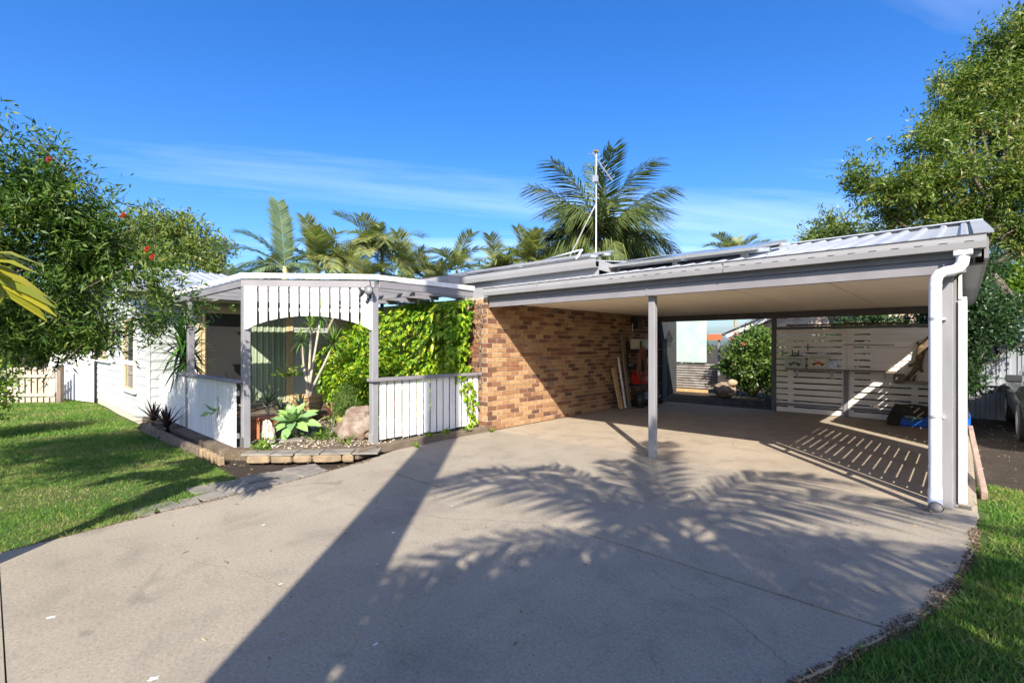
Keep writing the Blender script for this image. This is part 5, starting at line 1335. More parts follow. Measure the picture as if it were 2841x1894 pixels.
for p in ((-5.0, 15.3, 1.85), (-5.15, 15.35, 1.72), (-4.75, 15.2, 1.55)):
    V, F = leaf_quads(np.repeat(np.array([p]), 9, 0), unit(rng.normal(size=(9, 3))+np.array([0, -0.8, 0])), 0.08, 0.06, rng); obj("flower", np_mesh("flower", V, F), PINKF, hib)
bush("bright_bush", "bright green bush at the far left edge of the lawn", "bush", lw(-9.35, 8.5, -0.1), [bl(-9.3, 8.4, .55, .5, .5, .55), bl(-9.2, 8.5, 1.0, .4, .4, .4), bl(-9.6, 8.3, .7, .6, .6, .7)], 700, 11, 0.12, 0.075, 0.04, 48, L_LIME, 0.04, ntops=10)
bush("back_left_tree", "sunlit round-topped tree behind the roof of the left wing", "tree", lw(-13.5, 19.5, -0.2), [b2(430, 640, 19, 1.2, 1.0), b2(510, 650, 19, 1.0, 1.0), b2(580, 690, 19, .9, .8), b2(350, 680, 19, 1.2, 1.0), b2(470, 720, 19, 1.5, .9), b2(600, 740, 19, .8, .6), b2(270, 690, 19, 1.2, 1.0)], 1700, 12, 0.2, 0.15, 0.06, 49, L_BACK, 0.2, ntops=10)
for k, (lat, dep, lab) in enumerate(((-17.5, 17.5, "leafy tree beyond the paling gate at the far left"), (-21.5, 19.5, "dark leafy tree at the far left edge behind the bottlebrush"))):
    p = lw(lat, dep); bush("distant_tree", lab, "tree", (p.x, p.y, -0.2), [((p.x, p.y, 2.0), (1.8, 1.8, 1.3)), ((p.x+1, p.y+0.5, 2.9), (1.4, 1.4, 1.0)), ((p.x-1.2, p.y-0.4, 1.3), (1.3, 1.3, 1.0))], 900, 11, 0.22, 0.16, 0.07, 60+k, L_BACK if k == 0 else L_DARK, 0.16, ntops=8)
for k, (lat, dep, h, lab) in enumerate(((3.0, 34, 3.4, "distant tree between the palms and the neighbour's gable"), (-6, 40, 3.2, "distant tree far behind the house roof"), (24, 34, 5, "distant tree beyond the shed at the far right"), (10.5, 36, 3.6, "distant tree beyond the neighbour's roof"))):
    p = lw(lat, dep); bush("horizon_tree", lab, "tree", (p.x, p.y, -0.2), [((p.x, p.y, h*.55), (2.6, 2.6, h*.45)), ((p.x+1.8, p.y+0.8, h*.45), (2.0, 2.0, h*.4))], 500, 11, 0.4, 0.28, 0.12, 70+k, L_BACK, 0.2, ntops=6)

# ---------------------------------------------------------------- palms
def frond_mesh(name, L, n, ll, arch_, droop, plum, seed, width=0.03, taper=0.35, a0=0.0, mat=None, vee=0.5):
    """one feather frond along +X: a bent midrib and two rows of leaflets"""
    rng = np.random.default_rng(seed); N = 14; pts = []; p = np.zeros(3)
    for i in range(N+1):
        t = i/N; a = a0 - arch_*t**1.5; pts.append(p.copy()); p = p + np.array([math.cos(a), 0, math.sin(a)])*L/N
    pts = np.array(pts); mb = MB()
    mb.tube([tuple(q) for q in pts], [0.022*(1-0.85*i/N)*L/2.5 for i in range(N+1)], 4, False)
    V = [np.array(mb.v)]; F4 = [np.array(mb.f)]; off = len(mb.v)
    ts = np.linspace(0.12, 0.995, n)
    for sd in (-1, 1):
        for t in ts:
            x = t*N; i = min(int(x), N-1); f = x-i; base = pts[i]*(1-f)+pts[i+1]*f; tg = unit(pts[i+1]-pts[i])
            up = np.cross(tg, [0, 1, 0]); up = up if up[2] > 0 else -up
            ln = ll*(math.sin(math.pi*min(1, 0.12+0.88*(1-t)**0.75))**0.6*(1-taper)+taper*(1-t)*1.0+0.12)*rng.uniform(0.85, 1.1)
            tw_ = rng.normal()*plum
            out = unit(np.array([0, sd, 0])*math.cos(vee+tw_) + up*math.sin(vee+tw_) + tg*(0.5+0.35*t))
            w = width*(0.7+0.5*rng.random()); side = unit(np.cross(out, up))*w/2
            m1 = base + out*ln*0.5 + np.array([0, 0, -droop*ln*0.18]); tip = base + out*ln*(1-0.25*droop) + np.array([0, 0, -droop*ln*0.75])
            b = off; V.append(np.stack([base-side*0.5, base+side*0.5, m1+side, m1-side, tip+side*0.1, tip-side*0.1])); F4.append(np.array([[b, b+1, b+2, b+3], [b+3, b+2, b+4, b+5]])); off += 6
    return np_mesh(name, np.concatenate(V), np.concatenate(F4))
def palm(name, label, base, h, r0, r1, fronds, meshes, mat, group=None, trunk_mat=None, shaft=None, lean=(0, 0), cat="palm tree", fsc=1.0):
    t = thing(name, label, cat, base, group, local=True)
    N = 14; mb = MB(); pts = []; rr = []
    for i in range(N+1):
        s = i/N; pts.append((lean[0]*s*s, lean[1]*s*s, h*s)); rr.append((r0+(r1-r0)*s)*(1+0.03*(i % 2)) + (0.25*r0*(1-s)**8))
    mb.tube(pts, rr, 14).build("trunk", trunk_mat or BARK, t, smooth=True)
    top = Vector(pts[-1])
    if shaft:
        MB().tube([top-Vector((0, 0, 0.05)), top+Vector((0, 0, shaft*0.4)), top+Vector((0, 0, shaft))], [r1*1.25, r1*1.15, r1*0.6], 12).build("crownshaft", M("green_crownshaft", (0.30, 0.32, 0.16), (0.38, 0.30, 0.16), 4, 0.5), t, smooth=True)
        top = top + Vector((0, 0, shaft*0.9))
    for az, el, sc, k in fronds:
        obj("frond", meshes[k % len(meshes)], mat, t, tuple(top), (0, -R(el), R(az)), sc*fsc)
    return t
def add_mat(ms, m):
    for x in ms: x.materials.append(m)
    return ms
q_fr = add_mat([frond_mesh("queen_frond", 2.9, 96, 0.80, 1.95, 1.45, 0.45, 1, 0.036, vee=0.0), frond_mesh("queen_frond", 3.1, 96, 0.78, 1.05, 1.15, 0.5, 2, 0.036, vee=0.05), frond_mesh("queen_frond", 2.6, 90, 0.78, 2.3, 1.5, 0.45, 3, 0.036, vee=0.0)], L_QUEEN)
# camera looks along azimuth 132.8 deg; image-left is azimuth 222.8, image-right 42.8
LFT, RGT, TOW, AWY = 222.8, 42.8, 312.8, 132.8
qp = lw((1662-1420.5)/1351*20.0, 20.0)
palm("queen_palm", "tall feathery queen palm standing behind the antenna mast", (qp.x, qp.y, -0.1), 5.6, 0.20, 0.15,
     [(LFT+8, 62, 1.0, 1), (RGT-8, 60, 1.02, 1), (LFT-12, 38, 1.05, 0), (RGT+10, 40, 1.05, 0), (LFT+4, 20, 1.0, 0), (RGT+2, 18, 1.0, 0), (LFT+15, 3, 0.95, 0), (RGT-12, 2, 0.95, 0), (LFT-25, -10, .85, 2), (RGT+22, -10, .9, 2), (TOW, 70, 1.0, 2), (TOW+30, 45, .95, 0), (TOW-35, 48, .95, 0), (TOW+10, 18, .85, 2), (TOW-20, 0, .8, 2), (AWY, 86, 1.25, 1), (AWY+30, 60, 1.05, 0), (AWY-40, 50, 1, 0), (TOW+45, -25, .75, 2), (TOW-60, -20, .75, 2), (AWY+60, 25, 1, 0), (AWY-70, 22, 1, 0), (LFT+30, 75, 1.05, 1), (RGT-25, 78, 1.05, 1), (LFT+50, 55, .95, 0), (RGT-45, 52, .95, 0), (TOW+60, 62, .95, 0), (TOW-60, 60, .95, 0), (TOW+5, 82, 1.05, 1), (LFT-5, 50, .9, 2), (RGT+5, 50, .9, 2), (TOW+20, -5, .9, 2), (TOW-45, 25, .9, 0), (TOW+50, 22, .9, 0), (LFT-40, 30, .95, 0), (RGT+40, 28, .95, 0)], q_fr, L_QUEEN, fsc=1.24)
k_fr = add_mat([frond_mesh("king_frond", 2.0, 54, 0.62, 0.25, 0.12, 0.03, 11, 0.05, vee=0.12), frond_mesh("king_frond", 2.0, 52, 0.60, 1.15, 0.35, 0.08, 12, 0.045, vee=0.3), frond_mesh("king_frond", 1.9, 50, 0.58, 1.9, 0.6, 0.1, 13, 0.045, vee=0.3)], L_KING)
kp = lw((790-1420.5)/1351*14.2, 14.2)
palm("king_palm", "smooth king palm with one upright frond behind the porch roof", (kp.x, kp.y, -0.1), 3.35, 0.11, 0.085,
     [(AWY+60, 86, 1.0, 0), (LFT+5, 38, 1.0, 1), (LFT-15, 12, 1.0, 1), (LFT+35, 60, .8, 1), (LFT+20, 20, .95, 2), (RGT, 20, .9, 2), (RGT+30, 45, .85, 1), (TOW-30, 5, .8, 2), (LFT-30, -8, .8, 2), (TOW+60, 15, .85, 2)], k_fr, L_KING, trunk_mat=M("king_palm_trunk", (0.40, 0.31, 0.20), (0.30, 0.23, 0.15), 4, 0.8, stretch=(1, 1, 4)), shaft=0.55)
c_fr = add_mat([frond_mesh("cane_frond", 1.55, 46, 0.56, 1.2, 0.35, 0.12, 21, 0.034, vee=0.45), frond_mesh("cane_frond", 1.5, 44, 0.54, 1.8, 0.5, 0.15, 22, 0.034, vee=0.4), frond_mesh("cane_frond", 1.45, 44, 0.54, 0.7, 0.25, 0.1, 23, 0.034, vee=0.5)], L_CANE)
def cane(label, x, y_top, w, seed, n=13, sc=1.0, px=None):
    rng = random.Random(seed); p = lw((x-1420.5)/1351*w, w); ztop = EYE + (955-y_top)/1351*w
    h = max(0.8, ztop - 0.95*sc)
    fr = [(rng.uniform(0, 360) if i > 5 else (LFT, RGT, LFT+40, RGT-40, TOW, TOW+40)[i]+rng.uniform(-20, 20), rng.choice((72, 60, 50, 38, 25, 12, 0)), sc*1.08*rng.uniform(0.8, 1.15), rng.randrange(3)) for i in range(n+4)]
    palm("cane_palm", label, (p.x, p.y, -0.1), h, 0.07, 0.05, fr, c_fr, L_CANE, "golden cane palms behind the house roof", trunk_mat=M("cane_stem", (0.28, 0.25, 0.12), (0.2, 0.17, 0.08), 5, 0.6))
cane("golden cane palm close on the right of the king palm", 880, 650, 15.5, 1, 13, .95)
cane("golden cane palm third from the left in the clump over the porch roof", 960, 650, 16.5, 2, 14, 1.0)
cane("tallest golden cane palm of the clump, with dry brown fronds", 1060, 610, 16.0, 3, 16, 1.0)
cane("golden cane palm low at the right end of the porch-roof clump", 1130, 690, 16.0, 4, 13, .9)
cane("low golden cane palm in front of the middle of the clump", 1010, 705, 15.0, 5, 14, .85)
cane("golden cane palm standing alone in the gap left of the queen palm", 1268, 670, 17.0, 6, 14, .9)
cane("low golden cane palm directly above the house gutter corner", 1200, 735, 16.0, 7, 12, .8)
cane("dark cane palm at the left foot of the queen palm", 1385, 680, 19.0, 8, 14, 1.0)
cane("cane palm tucked below the queen palm's left fronds", 1465, 655, 19.0, 9, 14, 1.05)
cane("cane palm low behind the king palm trunk", 745, 735, 15.5, 10, 10, .8)
cane("small palm tip showing above the far carport ridge", 2040, 655, 24, 11, 12, 1.0)
# yellowing palm frond hanging in at the left edge, on a palm that stands outside the view
y_fr = add_mat([frond_mesh("fan_frond", 1.1, 34, 0.36, 1.5, 0.55, 0.35, 31, 0.075, vee=0.2)], L_YELL)
p = lw(-3.66, 2.75); palm("foxtail_palm", "palm at the left edge with one yellowing frond hanging into view", (p.x, p.y, -0.06), 1.75, 0.09, 0.07, [(RGT-10, 22, 1.0, 0), (LFT, 30, 1.0, 0), (AWY+50, 40, 1.0, 0), (LFT+90, 35, 1, 0)], y_fr, L_YELL, shaft=0.3)
# palms standing behind the viewpoint: their shadows fall across the driveway
p = lw(-1.10, -2.4); palm("tall_palm", "tall palm behind the viewer whose trunk throws the straight shadow band", (p.x, p.y, -0.05), 16.0, 0.27, 0.23, [(i*30, 40-20*(i % 3), 1.0, i) for i in range(12)], q_fr, L_QUEEN)
def shade_palm(label, lat, dep, h, fr, sc=1.0):
    p = lw(lat, dep); palm("shade_palm", label, (p.x, p.y, -0.05), h, 0.17, 0.14, [(a, e, s*sc, k) for a, e, s, k in fr], s_fr, L_QUEEN, "palms behind the viewer")
s_fr = add_mat([frond_mesh("shade_frond", 2.7, 62, 0.62, 1.5, 0.75, 0.25, 61, 0.045, vee=0.2), frond_mesh("shade_frond", 2.8, 62, 0.62, 1.1, 0.6, 0.25, 62, 0.045, vee=0.25), frond_mesh("shade_frond", 2.4, 56, 0.60, 1.9, 0.9, 0.25, 63, 0.045, vee=0.15)], L_QUEEN)
SHADE_A = [(LFT-10, 48, 1.05, 0), (LFT-38, 40, 1.0, 0), (LFT+12, 20, 1.0, 0), (AWY, 40, .9, 0), (AWY-25, 50, 1.0, 1), (AWY+28, 35, .95, 0), (RGT+25, 42, 1.05, 0), (RGT+2, 38, 1.1, 0), (RGT-22, 25, 1.1, 0), (RGT-48, 30, 1.0, 0), (RGT+10, 8, .95, 2), (TOW, 30, 1, 0), (TOW+30, 20, 1, 0), (TOW-30, 25, 1, 0), (LFT+40, 30, 1, 0), (LFT+25, 0, .9, 2), (TOW+15, -5, .9, 2), (TOW-10, 60, 1, 1)]
shade_palm("palm behind the viewer shading the middle of the driveway", 1.35, -2.75, 4.55, SHADE_A)
shade_palm("palm behind the viewer shading the driveway's right edge", 5.3, -4.3, 4.3, [f for i, f in enumerate(SHADE_A) if i % 3 != 1], 0.95)
bush("shade_tree", "dense tree behind the viewer shading the foreground concrete", "tree", lw(1.3, -4.2, -0.05), [bl(-0.35, -2.75, 3.6, .5, .5, .35), bl(0.35, -2.5, 3.6, .6, .6, .35), bl(1.1, -2.6, 3.6, .65, .65, .35), bl(1.8, -3.1, 3.6, .7, .7, .35), bl(0.1, -3.3, 3.6, .6, .6, .35), bl(1.0, -3.4, 3.6, .8, .8, .35), bl(2.4, -4.1, 3.5, .7, .7, .4)], 2400, 12, 0.16, 0.15, 0.075, 91, L_DARK, 0.12, shell=0.3, ntops=10)

# ---------------------------------------------------------------- creeper on the front wall
vine = thing("wall_creeper", "bright green leafy creeper covering the front wall behind the porch", "creeper", (-8, 5.95, 0.06))
def leaf_mesh(name, L, W, bend):
    prof = [(0, 0.0), (0.12, 0.55), (0.35, 1.0), (0.6, 0.85), (0.82, 0.42), (1.0, 0.0)]; mb = MB()
    for t, w in prof:
        z = -bend*t*t*L
        mb.v += [(t*L, -w*W/2, z+w*W*0.12), (t*L, 0, z), (t*L, w*W/2, z+w*W*0.12)]
    for i in range(len(prof)-1):
        b = 3*i; mb.f += [(b, b+3, b+4, b+1), (b+1, b+4, b+5, b+2)]
    return mb.mesh(name)
vl = [leaf_mesh("creeper_leaf", 0.165, 0.060, b) for b in (0.2, 0.4, 0.6)]
for m_ in vl: m_.materials.append(L_VINE)
big_leaf = LEAF("creeper_front_leaf", [(0.0, (0.06, 0.16, 0.014)), (0.5, (0.15, 0.27, 0.02)), (1.0, (0.36, 0.40, 0.035))], rough=0.35, trans=0.3)
def obj_rand_leaf(name, stops, trans):
    m, nt, o = _mat(name); oi = nt.nodes.new("ShaderNodeObjectInfo")
    col = ramp(nt, oi.outputs['Random'], stops); b = bsdf(nt, o, col, 0.35, 0, 0.4)
    t = nt.nodes.new("ShaderNodeBsdfTranslucent"); nt.links.new(col, t.inputs[0]); mx = nt.nodes.new("ShaderNodeMixShader"); mx.inputs[0].default_value = trans
    nt.links.new(b.outputs[0], mx.inputs[1]); nt.links.new(t.outputs[0], mx.inputs[2]); nt.links.new(mx.outputs[0], o.inputs[0]); return m
VLF = obj_rand_leaf("creeper_single_leaf", [(0.0, (0.08, 0.20, 0.015)), (0.5, (0.22, 0.34, 0.022)), (1.0, (0.48, 0.48, 0.04))], 0.3)
vl2 = [m_.copy() for m_ in vl]
for m_ in vl2: m_.materials.clear(); m_.materials.append(VLF)
rng = random.Random(77); npr = np.random.default_rng(77)
def vine_depth(x, z):   # how far the foliage stands off the wall
    a = 0.42 + 0.18*math.sin(x*2.3+z*1.7) + 0.10*math.sin(x*5.1-z*3.3)
    if x > -7.4: a += 0.12
    return max(0.1, a*(1-0.45*max(0, (z-1.7)/0.7)))
nprs = npr
# the mass of leaves, in hanging hands of five
Pm = []; Dm = []; Lm = []
cl_n = 0
while cl_n < 5200:
    x = rng.uniform(-11.9, -6.28) if cl_n % 4 else rng.uniform(-7.4, -6.26); z = rng.uniform(0.15, 2.42)
    top = 2.36 + 0.06*math.sin(x*3)
    if z > top: continue
    if x < -10.6 and z > 0.9 + (x+11.9)*0.8: continue
    dpt = vine_depth(x, z)*rng.uniform(0.35, 1.05); y = 5.99 - dpt
    for k in range(5):
        a = -math.pi/2 + (k-2)*0.55 + rng.uniform(-.2, .2)
        Pm.append((x, y, z)); Dm.append((math.cos(a)*0.8, -0.35+rng.uniform(-.25, .25), math.sin(a)*0.7+0.05)); Lm.append(rng.uniform(0.075, 0.13))
    cl_n += 1
Pm = np.array(Pm); Dm = unit(np.array(Dm)); Lm = np.array(Lm)
V, F = leaf_quads(Pm, Dm, Lm, Lm*0.42, npr, 0.35)
o = obj("foliage", np_mesh("creeper_foliage", V, F), L_VINE, vine); o['kind'] = 'stuff'
cnt = 0
while cnt < 296:
    x = rng.uniform(-8.6, -6.42) if cnt < 200 else rng.uniform(-10.4, -8.2); z = rng.uniform(0.35, 2.2)
    if x < -9 and z > 1.9: continue
    y = 5.97 - vine_depth(x, z)*rng.uniform(0.95, 1.2); hb = rng.uniform(-.5, .5)
    for k in range(4):
        a = -math.pi/2 + (k-1.5)*0.62 + hb + rng.uniform(-.12, .12)
        obj("leaf", vl2[rng.randrange(3)], None, vine, (x, y, z), (0, 0, 0))
        cnt += 1
# aim the single leaves: hang down and outwards
for ob in [c for c in vine.children if c.name.startswith("leaf")]:
    a = rng.uniform(-1.1, 1.1)
    d_ = Vector((math.sin(a)*0.85, -0.45+rng.uniform(-.2, .2), -math.cos(a)*0.75+0.1)).normalized()
    q_ = d_.to_track_quat('X', 'Z'); ob.rotation_euler = q_.to_euler(); s_ = rng.uniform(0.75, 1.2); ob.scale = (s_, s_, s_)
bush("leafy_shrub", "bright leafy shrub filling the garden corner between the clay pot and the creeper", "shrub", (-9.0, 5.0, 0.07), [((-9.2, 5.15, 1.0), (.55, .45, .6)), ((-8.6, 5.1, 0.75), (.5, .4, .55)), ((-9.6, 5.2, 0.8), (.45, .4, .6)), ((-9.1, 5.2, 1.45), (.45, .35, .35)), ((-8.3, 5.2, 1.2), (.45, .35, .5))], 900, 9, 0.13, 0.115, 0.045, 53, L_VINE, 0.025, ntops=12, down=0.45)
# dry tangled stems at the brick corner
st_ = MB()
for k in range(60):
    y = 5.96 - rng.uniform(0, 0.10); x = -6.28 + rng.gauss(0, 0.05); z = rng.uniform(0.7, 2.25); pts = []
    for i in range(7):
        pts.append((x, y, z)); x += rng.gauss(0, 0.022); z += rng.uniform(-0.015, 0.06); y += rng.gauss(0, 0.012); y = min(y, 5.985); x = min(x, -6.12)
    st_.tube(pts, rng.uniform(0.003, 0.007), 4, False)
for k in range(14):
    x = rng.uniform(-9.5, -6.4); pts = [(x+rng.gauss(0, .02)*i, 5.93, 0.08+i*0.3) for i in range(8)]; st_.tube(pts, 0.008, 5, False)
st_.build("dry_stems", M("dry_vine", (0.26, 0.19, 0.14), (0.15, 0.105, 0.08), 12, 0.9), vine)
# small stray shoots at the foot of the slat fence
def weed(label, x, y, z, n, L, W, seed, mat=None, name="weed", cat="plant", up=0.7, group=None, spread=0.02):
    r_ = np.random.default_rng(seed); P = np.tile([x, y, z], (n, 1)) + r_.normal(size=(n, 3))*np.array([spread, spread, spread*0.7]); P[:, 2] = np.maximum(P[:, 2], z)
    V, F = leaf_quads(P, unit(r_.normal(size=(n, 3))*np.array([1, 1, .5]) + np.array([0, 0, up])), L*r_.uniform(.6, 1.2, n), W, r_)
    return tag(obj(name, np_mesh(name, V, F), mat or L_LIME), label, cat, group)
for k, (x, y, z, lab) in enumerate(((-6.10, 4.72, 0.09, "small weed on the timber edging below the middle slats"), (-6.12, 5.05, 0.09, "leafy weed on the timber edging right of the middle slats"), (-6.10, 5.48, 0.09, "yellow-green weed on the edging near the brick corner"), (-5.98, 4.35, 0.0, "lone green weed on the concrete in front of the timber edging"), (-6.06, 6.0, 0.0, "tuft of dry weed at the foot of the brick corner"))):
    weed(lab, x, y, z, 16, 0.10, 0.03, 100+k, group="weeds along the timber edging")
sv = thing("creeper_sprig", "loose creeper sprig hanging over the right end of the slat fence", "creeper", (-6.29, 5.75, 1.0))
for k in range(26):
    z = 0.98 - 0.028*k; d_ = Vector((0.5, rng.uniform(-.8, .8), -0.7)).normalized()
    obj("leaf", vl2[k % 3], None, sv, (-6.295, 5.74+0.03*math.sin(k), z), d_.to_track_quat('X', 'Z').to_euler(), 0.45)

# ---------------------------------------------------------------- garden plants
def blade_mesh(name, L, W, bend, thick=0.0, prof=None, fold=0.18):
    prof = prof or [(0, 0.55), (0.15, 0.75), (0.4, 1.0), (0.65, 0.85), (0.85, 0.5), (1.0, 0.02)]; mb = MB()
    N = 9
    for i in range(N+1):
        t = i/N; w = np.interp(t, [p_[0] for p_ in prof], [p_[1] for p_ in prof])*W/2
        z = -bend*L*t*t
        mb.v += [(t*L, -w, z+w*fold*2), (t*L, 0, z), (t*L, w, z+w*fold*2)]
    for i in range(N):
        b = 3*i; mb.f += [(b, b+3, b+4, b+1), (b+1, b+4, b+5, b+2)]
    me = mb.mesh(name)
    for p_ in me.polygons: p_.use_smooth = True
    return me
def obj_rand(name, stops, trans=0.15, rough=0.4):
    m = obj_rand_leaf(name, stops, trans); return m
AG = obj_rand("agave_blade", [(0.0, (0.15, 0.28, 0.12)), (0.5, (0.20, 0.34, 0.12)), (1.0, (0.27, 0.41, 0.10))])
ag_m = [blade_mesh("agave_leaf", 0.44, 0.165, b, prof=[(0, .42), (.2, .62), (.5, 1.0), (.7, .92), (.88, .5), (1, .02)], fold=0.22) for b in (0.05, 0.2)]
for m_ in ag_m: m_.materials.append(AG)
ag = thing("agave", "large pale green agave rosette in the porch opening", "agave", (-7.70, 3.28, 0.09), local=True)
MB().tube([(0, 0, 0), (0, 0, 0.18)], [0.05, 0.045], 10).build("stem", PALE, ag)
rng = random.Random(3)
tilt = Vector((0.30, -0.42, 0.85)).normalized()     # the rosette leans to the light
tq = tilt.to_track_quat('Z', 'Y').to_matrix().to_4x4()
for k in range(24):
    az = k*137.5; lev = k/23.0; el = 2 + 76*lev**1.3; sc = 1.0 - 0.42*lev
    mtx = Matrix.Translation((0, 0, 0.22)) @ tq @ Euler((0, -R(el), R(az)), 'XYZ').to_matrix().to_4x4() @ Matrix.Scale(sc, 4)
    o = obj("leaf", ag_m[0 if lev > 0.45 else 1], None, ag); o.matrix_local = mtx
def rosette(name, label, cat, base, n, L, W, mat, seed, elmin=0, elmax=80, bend=(0.1, 0.5), group=None, stem_h=0.0, stem_r=0.02, heads=None, fold=0.15, stem_mat=None, jit=8, sub_label=None):
    t = thing(name, label, cat, base, group, local=True); rng = random.Random(seed)
    ms = [blade_mesh(name+"_leaf", L, W, b, prof=[(0, .6), (.3, 1), (.7, .7), (1, .02)], fold=fold) for b in np.linspace(bend[0], bend[1], 3)]
    for m_ in ms: m_.materials.append(mat)
    for (hx, hy, hz, hs) in (heads or [(0, 0, stem_h, 1.0)]):
        for k in range(n):
            s = k/max(1, n-1); el = elmin + (elmax-elmin)*s + rng.uniform(-jit, jit); az = k*137.5 + rng.uniform(-15, 15)
            obj("leaf", ms[min(2, int((1-s)*3))], None, t, (hx, hy, hz + 0.04*s), (0, -R(el), R(az)), hs*rng.uniform(0.8, 1.1))
        if hz > 0.05:
            MB().tube([(0, 0, 0), (hx*0.25+rng.uniform(-.05, .05), hy*0.25, hz*0.35), (hx*0.6+rng.uniform(-.05, .05), hy*0.6, hz*0.65), (hx, hy, hz+0.02)], [stem_r, stem_r*.85, stem_r*.7, stem_r*.6], 7).build("stem", stem_mat or PALE, t, smooth=True)
    return t
YM = obj_rand("yucca_blade", [(0.0, (0.018, 0.06, 0.014)), (0.5, (0.04, 0.11, 0.02)), (1.0, (0.09, 0.19, 0.035))], 0.12)
rosette("yucca", "spiky green yucca rising above the left board fence", "yucca", lw((511-1420.5)/1351*9.0, 9.0, 0.05), 72, 0.68, 0.062, YM, 5, -55, 80, (0.0, 0.35), heads=[(0, 0, 1.48, 1.0), (0.02, 0.02, 1.15, 0.92)], stem_r=0.05, stem_mat=BARK)
PM = obj_rand("bromeliad_blade", [(0.0, (0.012, 0.010, 0.011)), (0.6, (0.028, 0.015, 0.016)), (1.0, (0.06, 0.028, 0.028))], 0.06)
rosette("purple_bromeliad", "dark purple bromeliad at the left end of the board fence", "bromeliad", (-11.25, 2.16, 0.04), 34, 0.42, 0.05, PM, 6, 5, 80, (0.1, 0.5), group="purple bromeliads under the board fence")
rosette("purple_bromeliad", "dark purple bromeliad in front of the middle of the board fence", "bromeliad", (-10.15, 2.14, 0.05), 34, 0.42, 0.05, PM, 7, 5, 80, (0.1, 0.5), group="purple bromeliads under the board fence")
DM = obj_rand("dracaena_blade", [(0.0, (0.05, 0.13, 0.02)), (0.5, (0.11, 0.22, 0.03)), (1.0, (0.22, 0.33, 0.05))], 0.2)
pot_c = Vector((-9.35, 4.25, 0.075))
rosette("potted_dracaena", "branching dracaena with spiky heads growing from the big clay pot", "dracaena", pot_c+Vector((0, 0, 0.32)), 40, 0.44, 0.028, DM, 8, -20, 85, (0.05, 0.5), heads=[(-0.05, 0.10, 1.45, 1.0), (0.28, 0.12, 1.62, .95), (-0.10, -0.08, 1.15, .75), (0.55, 0.25, 1.12, .9)], stem_r=0.032)
CLAY = M("honey_glazed_clay", (0.42, 0.29, 0.13), (0.33, 0.21, 0.095), 4, 0.4, bstr=0.1)
cp = thing("clay_pot", "big honey-coloured clay pot behind the agave", "pot", pot_c)
MB().lathe(pot_c, [(0.0, 0.003), (0.15, 0.003), (0.20, 0.08), (0.265, 0.24), (0.28, 0.34), (0.255, 0.40), (0.265, 0.43), (0.285, 0.445), (0.285, 0.47), (0.255, 0.47), (0.24, 0.42), (0.0, 0.42)], 28).build("pot_body", CLAY, cp, smooth=True)
MB().lathe(pot_c, [(0.2745, 0.262), (0.2835, 0.285), (0.2845, 0.335), (0.275, 0.36)], 28).build("glaze_band", M("brown_glaze", (0.20, 0.13, 0.065), (0.28, 0.18, 0.09), 6, 0.35), cp, smooth=True)
GP = Vector((-7.85, 4.25, 0.075))
gp_ = thing("glazed_bowl", "green and yellow glazed bowl planter behind the boulder", "pot", GP)
MB().lathe(GP, [(0.0, 0.003), (0.11, 0.003), (0.155, 0.08), (0.18, 0.17), (0.19, 0.215), (0.175, 0.215), (0.15, 0.17), (0, 0.17)], 24).build("bowl", M("streaked_glaze", (0.42, 0.34, 0.07), (0.10, 0.20, 0.07), 6, 0.25, stretch=(7, 7, 0.8), lo=0.42, hi=0.6), gp_, smooth=True)
bush("pot_shrub", "fine-leaved shrub growing in the green glazed bowl", "shrub", GP+Vector((0, 0, 0.17)), [((GP.x, GP.y, 0.50), (.26, .26, .26)), ((GP.x-0.1, GP.y+.05, 0.68), (.2, .2, .2)), ((GP.x-0.2, GP.y-.05, 0.33), (.18, .15, .17)), ((GP.x+.15, GP.y, 0.40), (.2, .2, .2))], 480, 9, 0.05, 0.03, 0.018, 51, L_HIB, 0.012, ntops=12)
TC = Vector((-7.98, 2.93, 0.075))
tp = thing("terracotta_trough", "square terracotta planter just inside the left porch post", "pot", TC)
MB().obox(TC+Vector((0, 0, 0.15)), (0.13, 0.05, 0), (-0.05, 0.13, 0), (0, 0, 0.147)).build("planter_body", M("terracotta", (0.42, 0.15, 0.06), (0.34, 0.12, 0.05), 5, 0.75, bstr=0.2), tp, bevel=0.01)
MB().obox(TC+Vector((0, 0, 0.315)), (0.15, 0.055, 0), (-0.055, 0.15, 0), (0, 0, 0.018)).build("rim", MATS["terracotta"], tp, bevel=0.006)
tag(rock("knobbly_rock", (-7.64, 2.86, 0.22), 0.085, 0.08, 0.165, 13, ROCKW, None, 0.4, 4, 0.45), "pale knobbly rock standing beside the terracotta planter", "rock")
tag(rock("pale_stone", (-7.42, 2.82, 0.15), 0.075, 0.07, 0.10, 17, ROCKW, None, 0.9, 3, 0.35), "smaller pale stone right of the knobbly rock", "rock")
tag(rock("boulder", (-6.82, 3.88, 0.26), 0.27, 0.20, 0.26, 23, ROCKB, None, 0.75, 5, 0.42, 0.65), "large brown boulder against the right porch post", "boulder")
VM = obj_rand("striped_blade", [(0.0, (0.05, 0.07, 0.05)), (0.5, (0.10, 0.15, 0.08)), (1.0, (0.22, 0.28, 0.17))], 0.12)
rosette("spear_plant", "tall grey-green spear-leaved plant inside the left porch post", "plant", (-8.55, 3.25, 0.08), 16, 0.34, 0.055, VM, 9, 30, 85, (0.05, 0.3), heads=[(-0.05, 0, .45, 1), (0.15, .1, .3, .8)], group="spear-leaved plants behind the agave")
rosette("spear_plant", "spear-leaved plant left behind the agave by the clay pot", "plant", (-8.75, 3.85, 0.08), 18, 0.32, 0.05, VM, 10, 20, 85, (0.05, 0.4), heads=[(0, 0, .28, 1)], group="spear-leaved plants behind the agave")
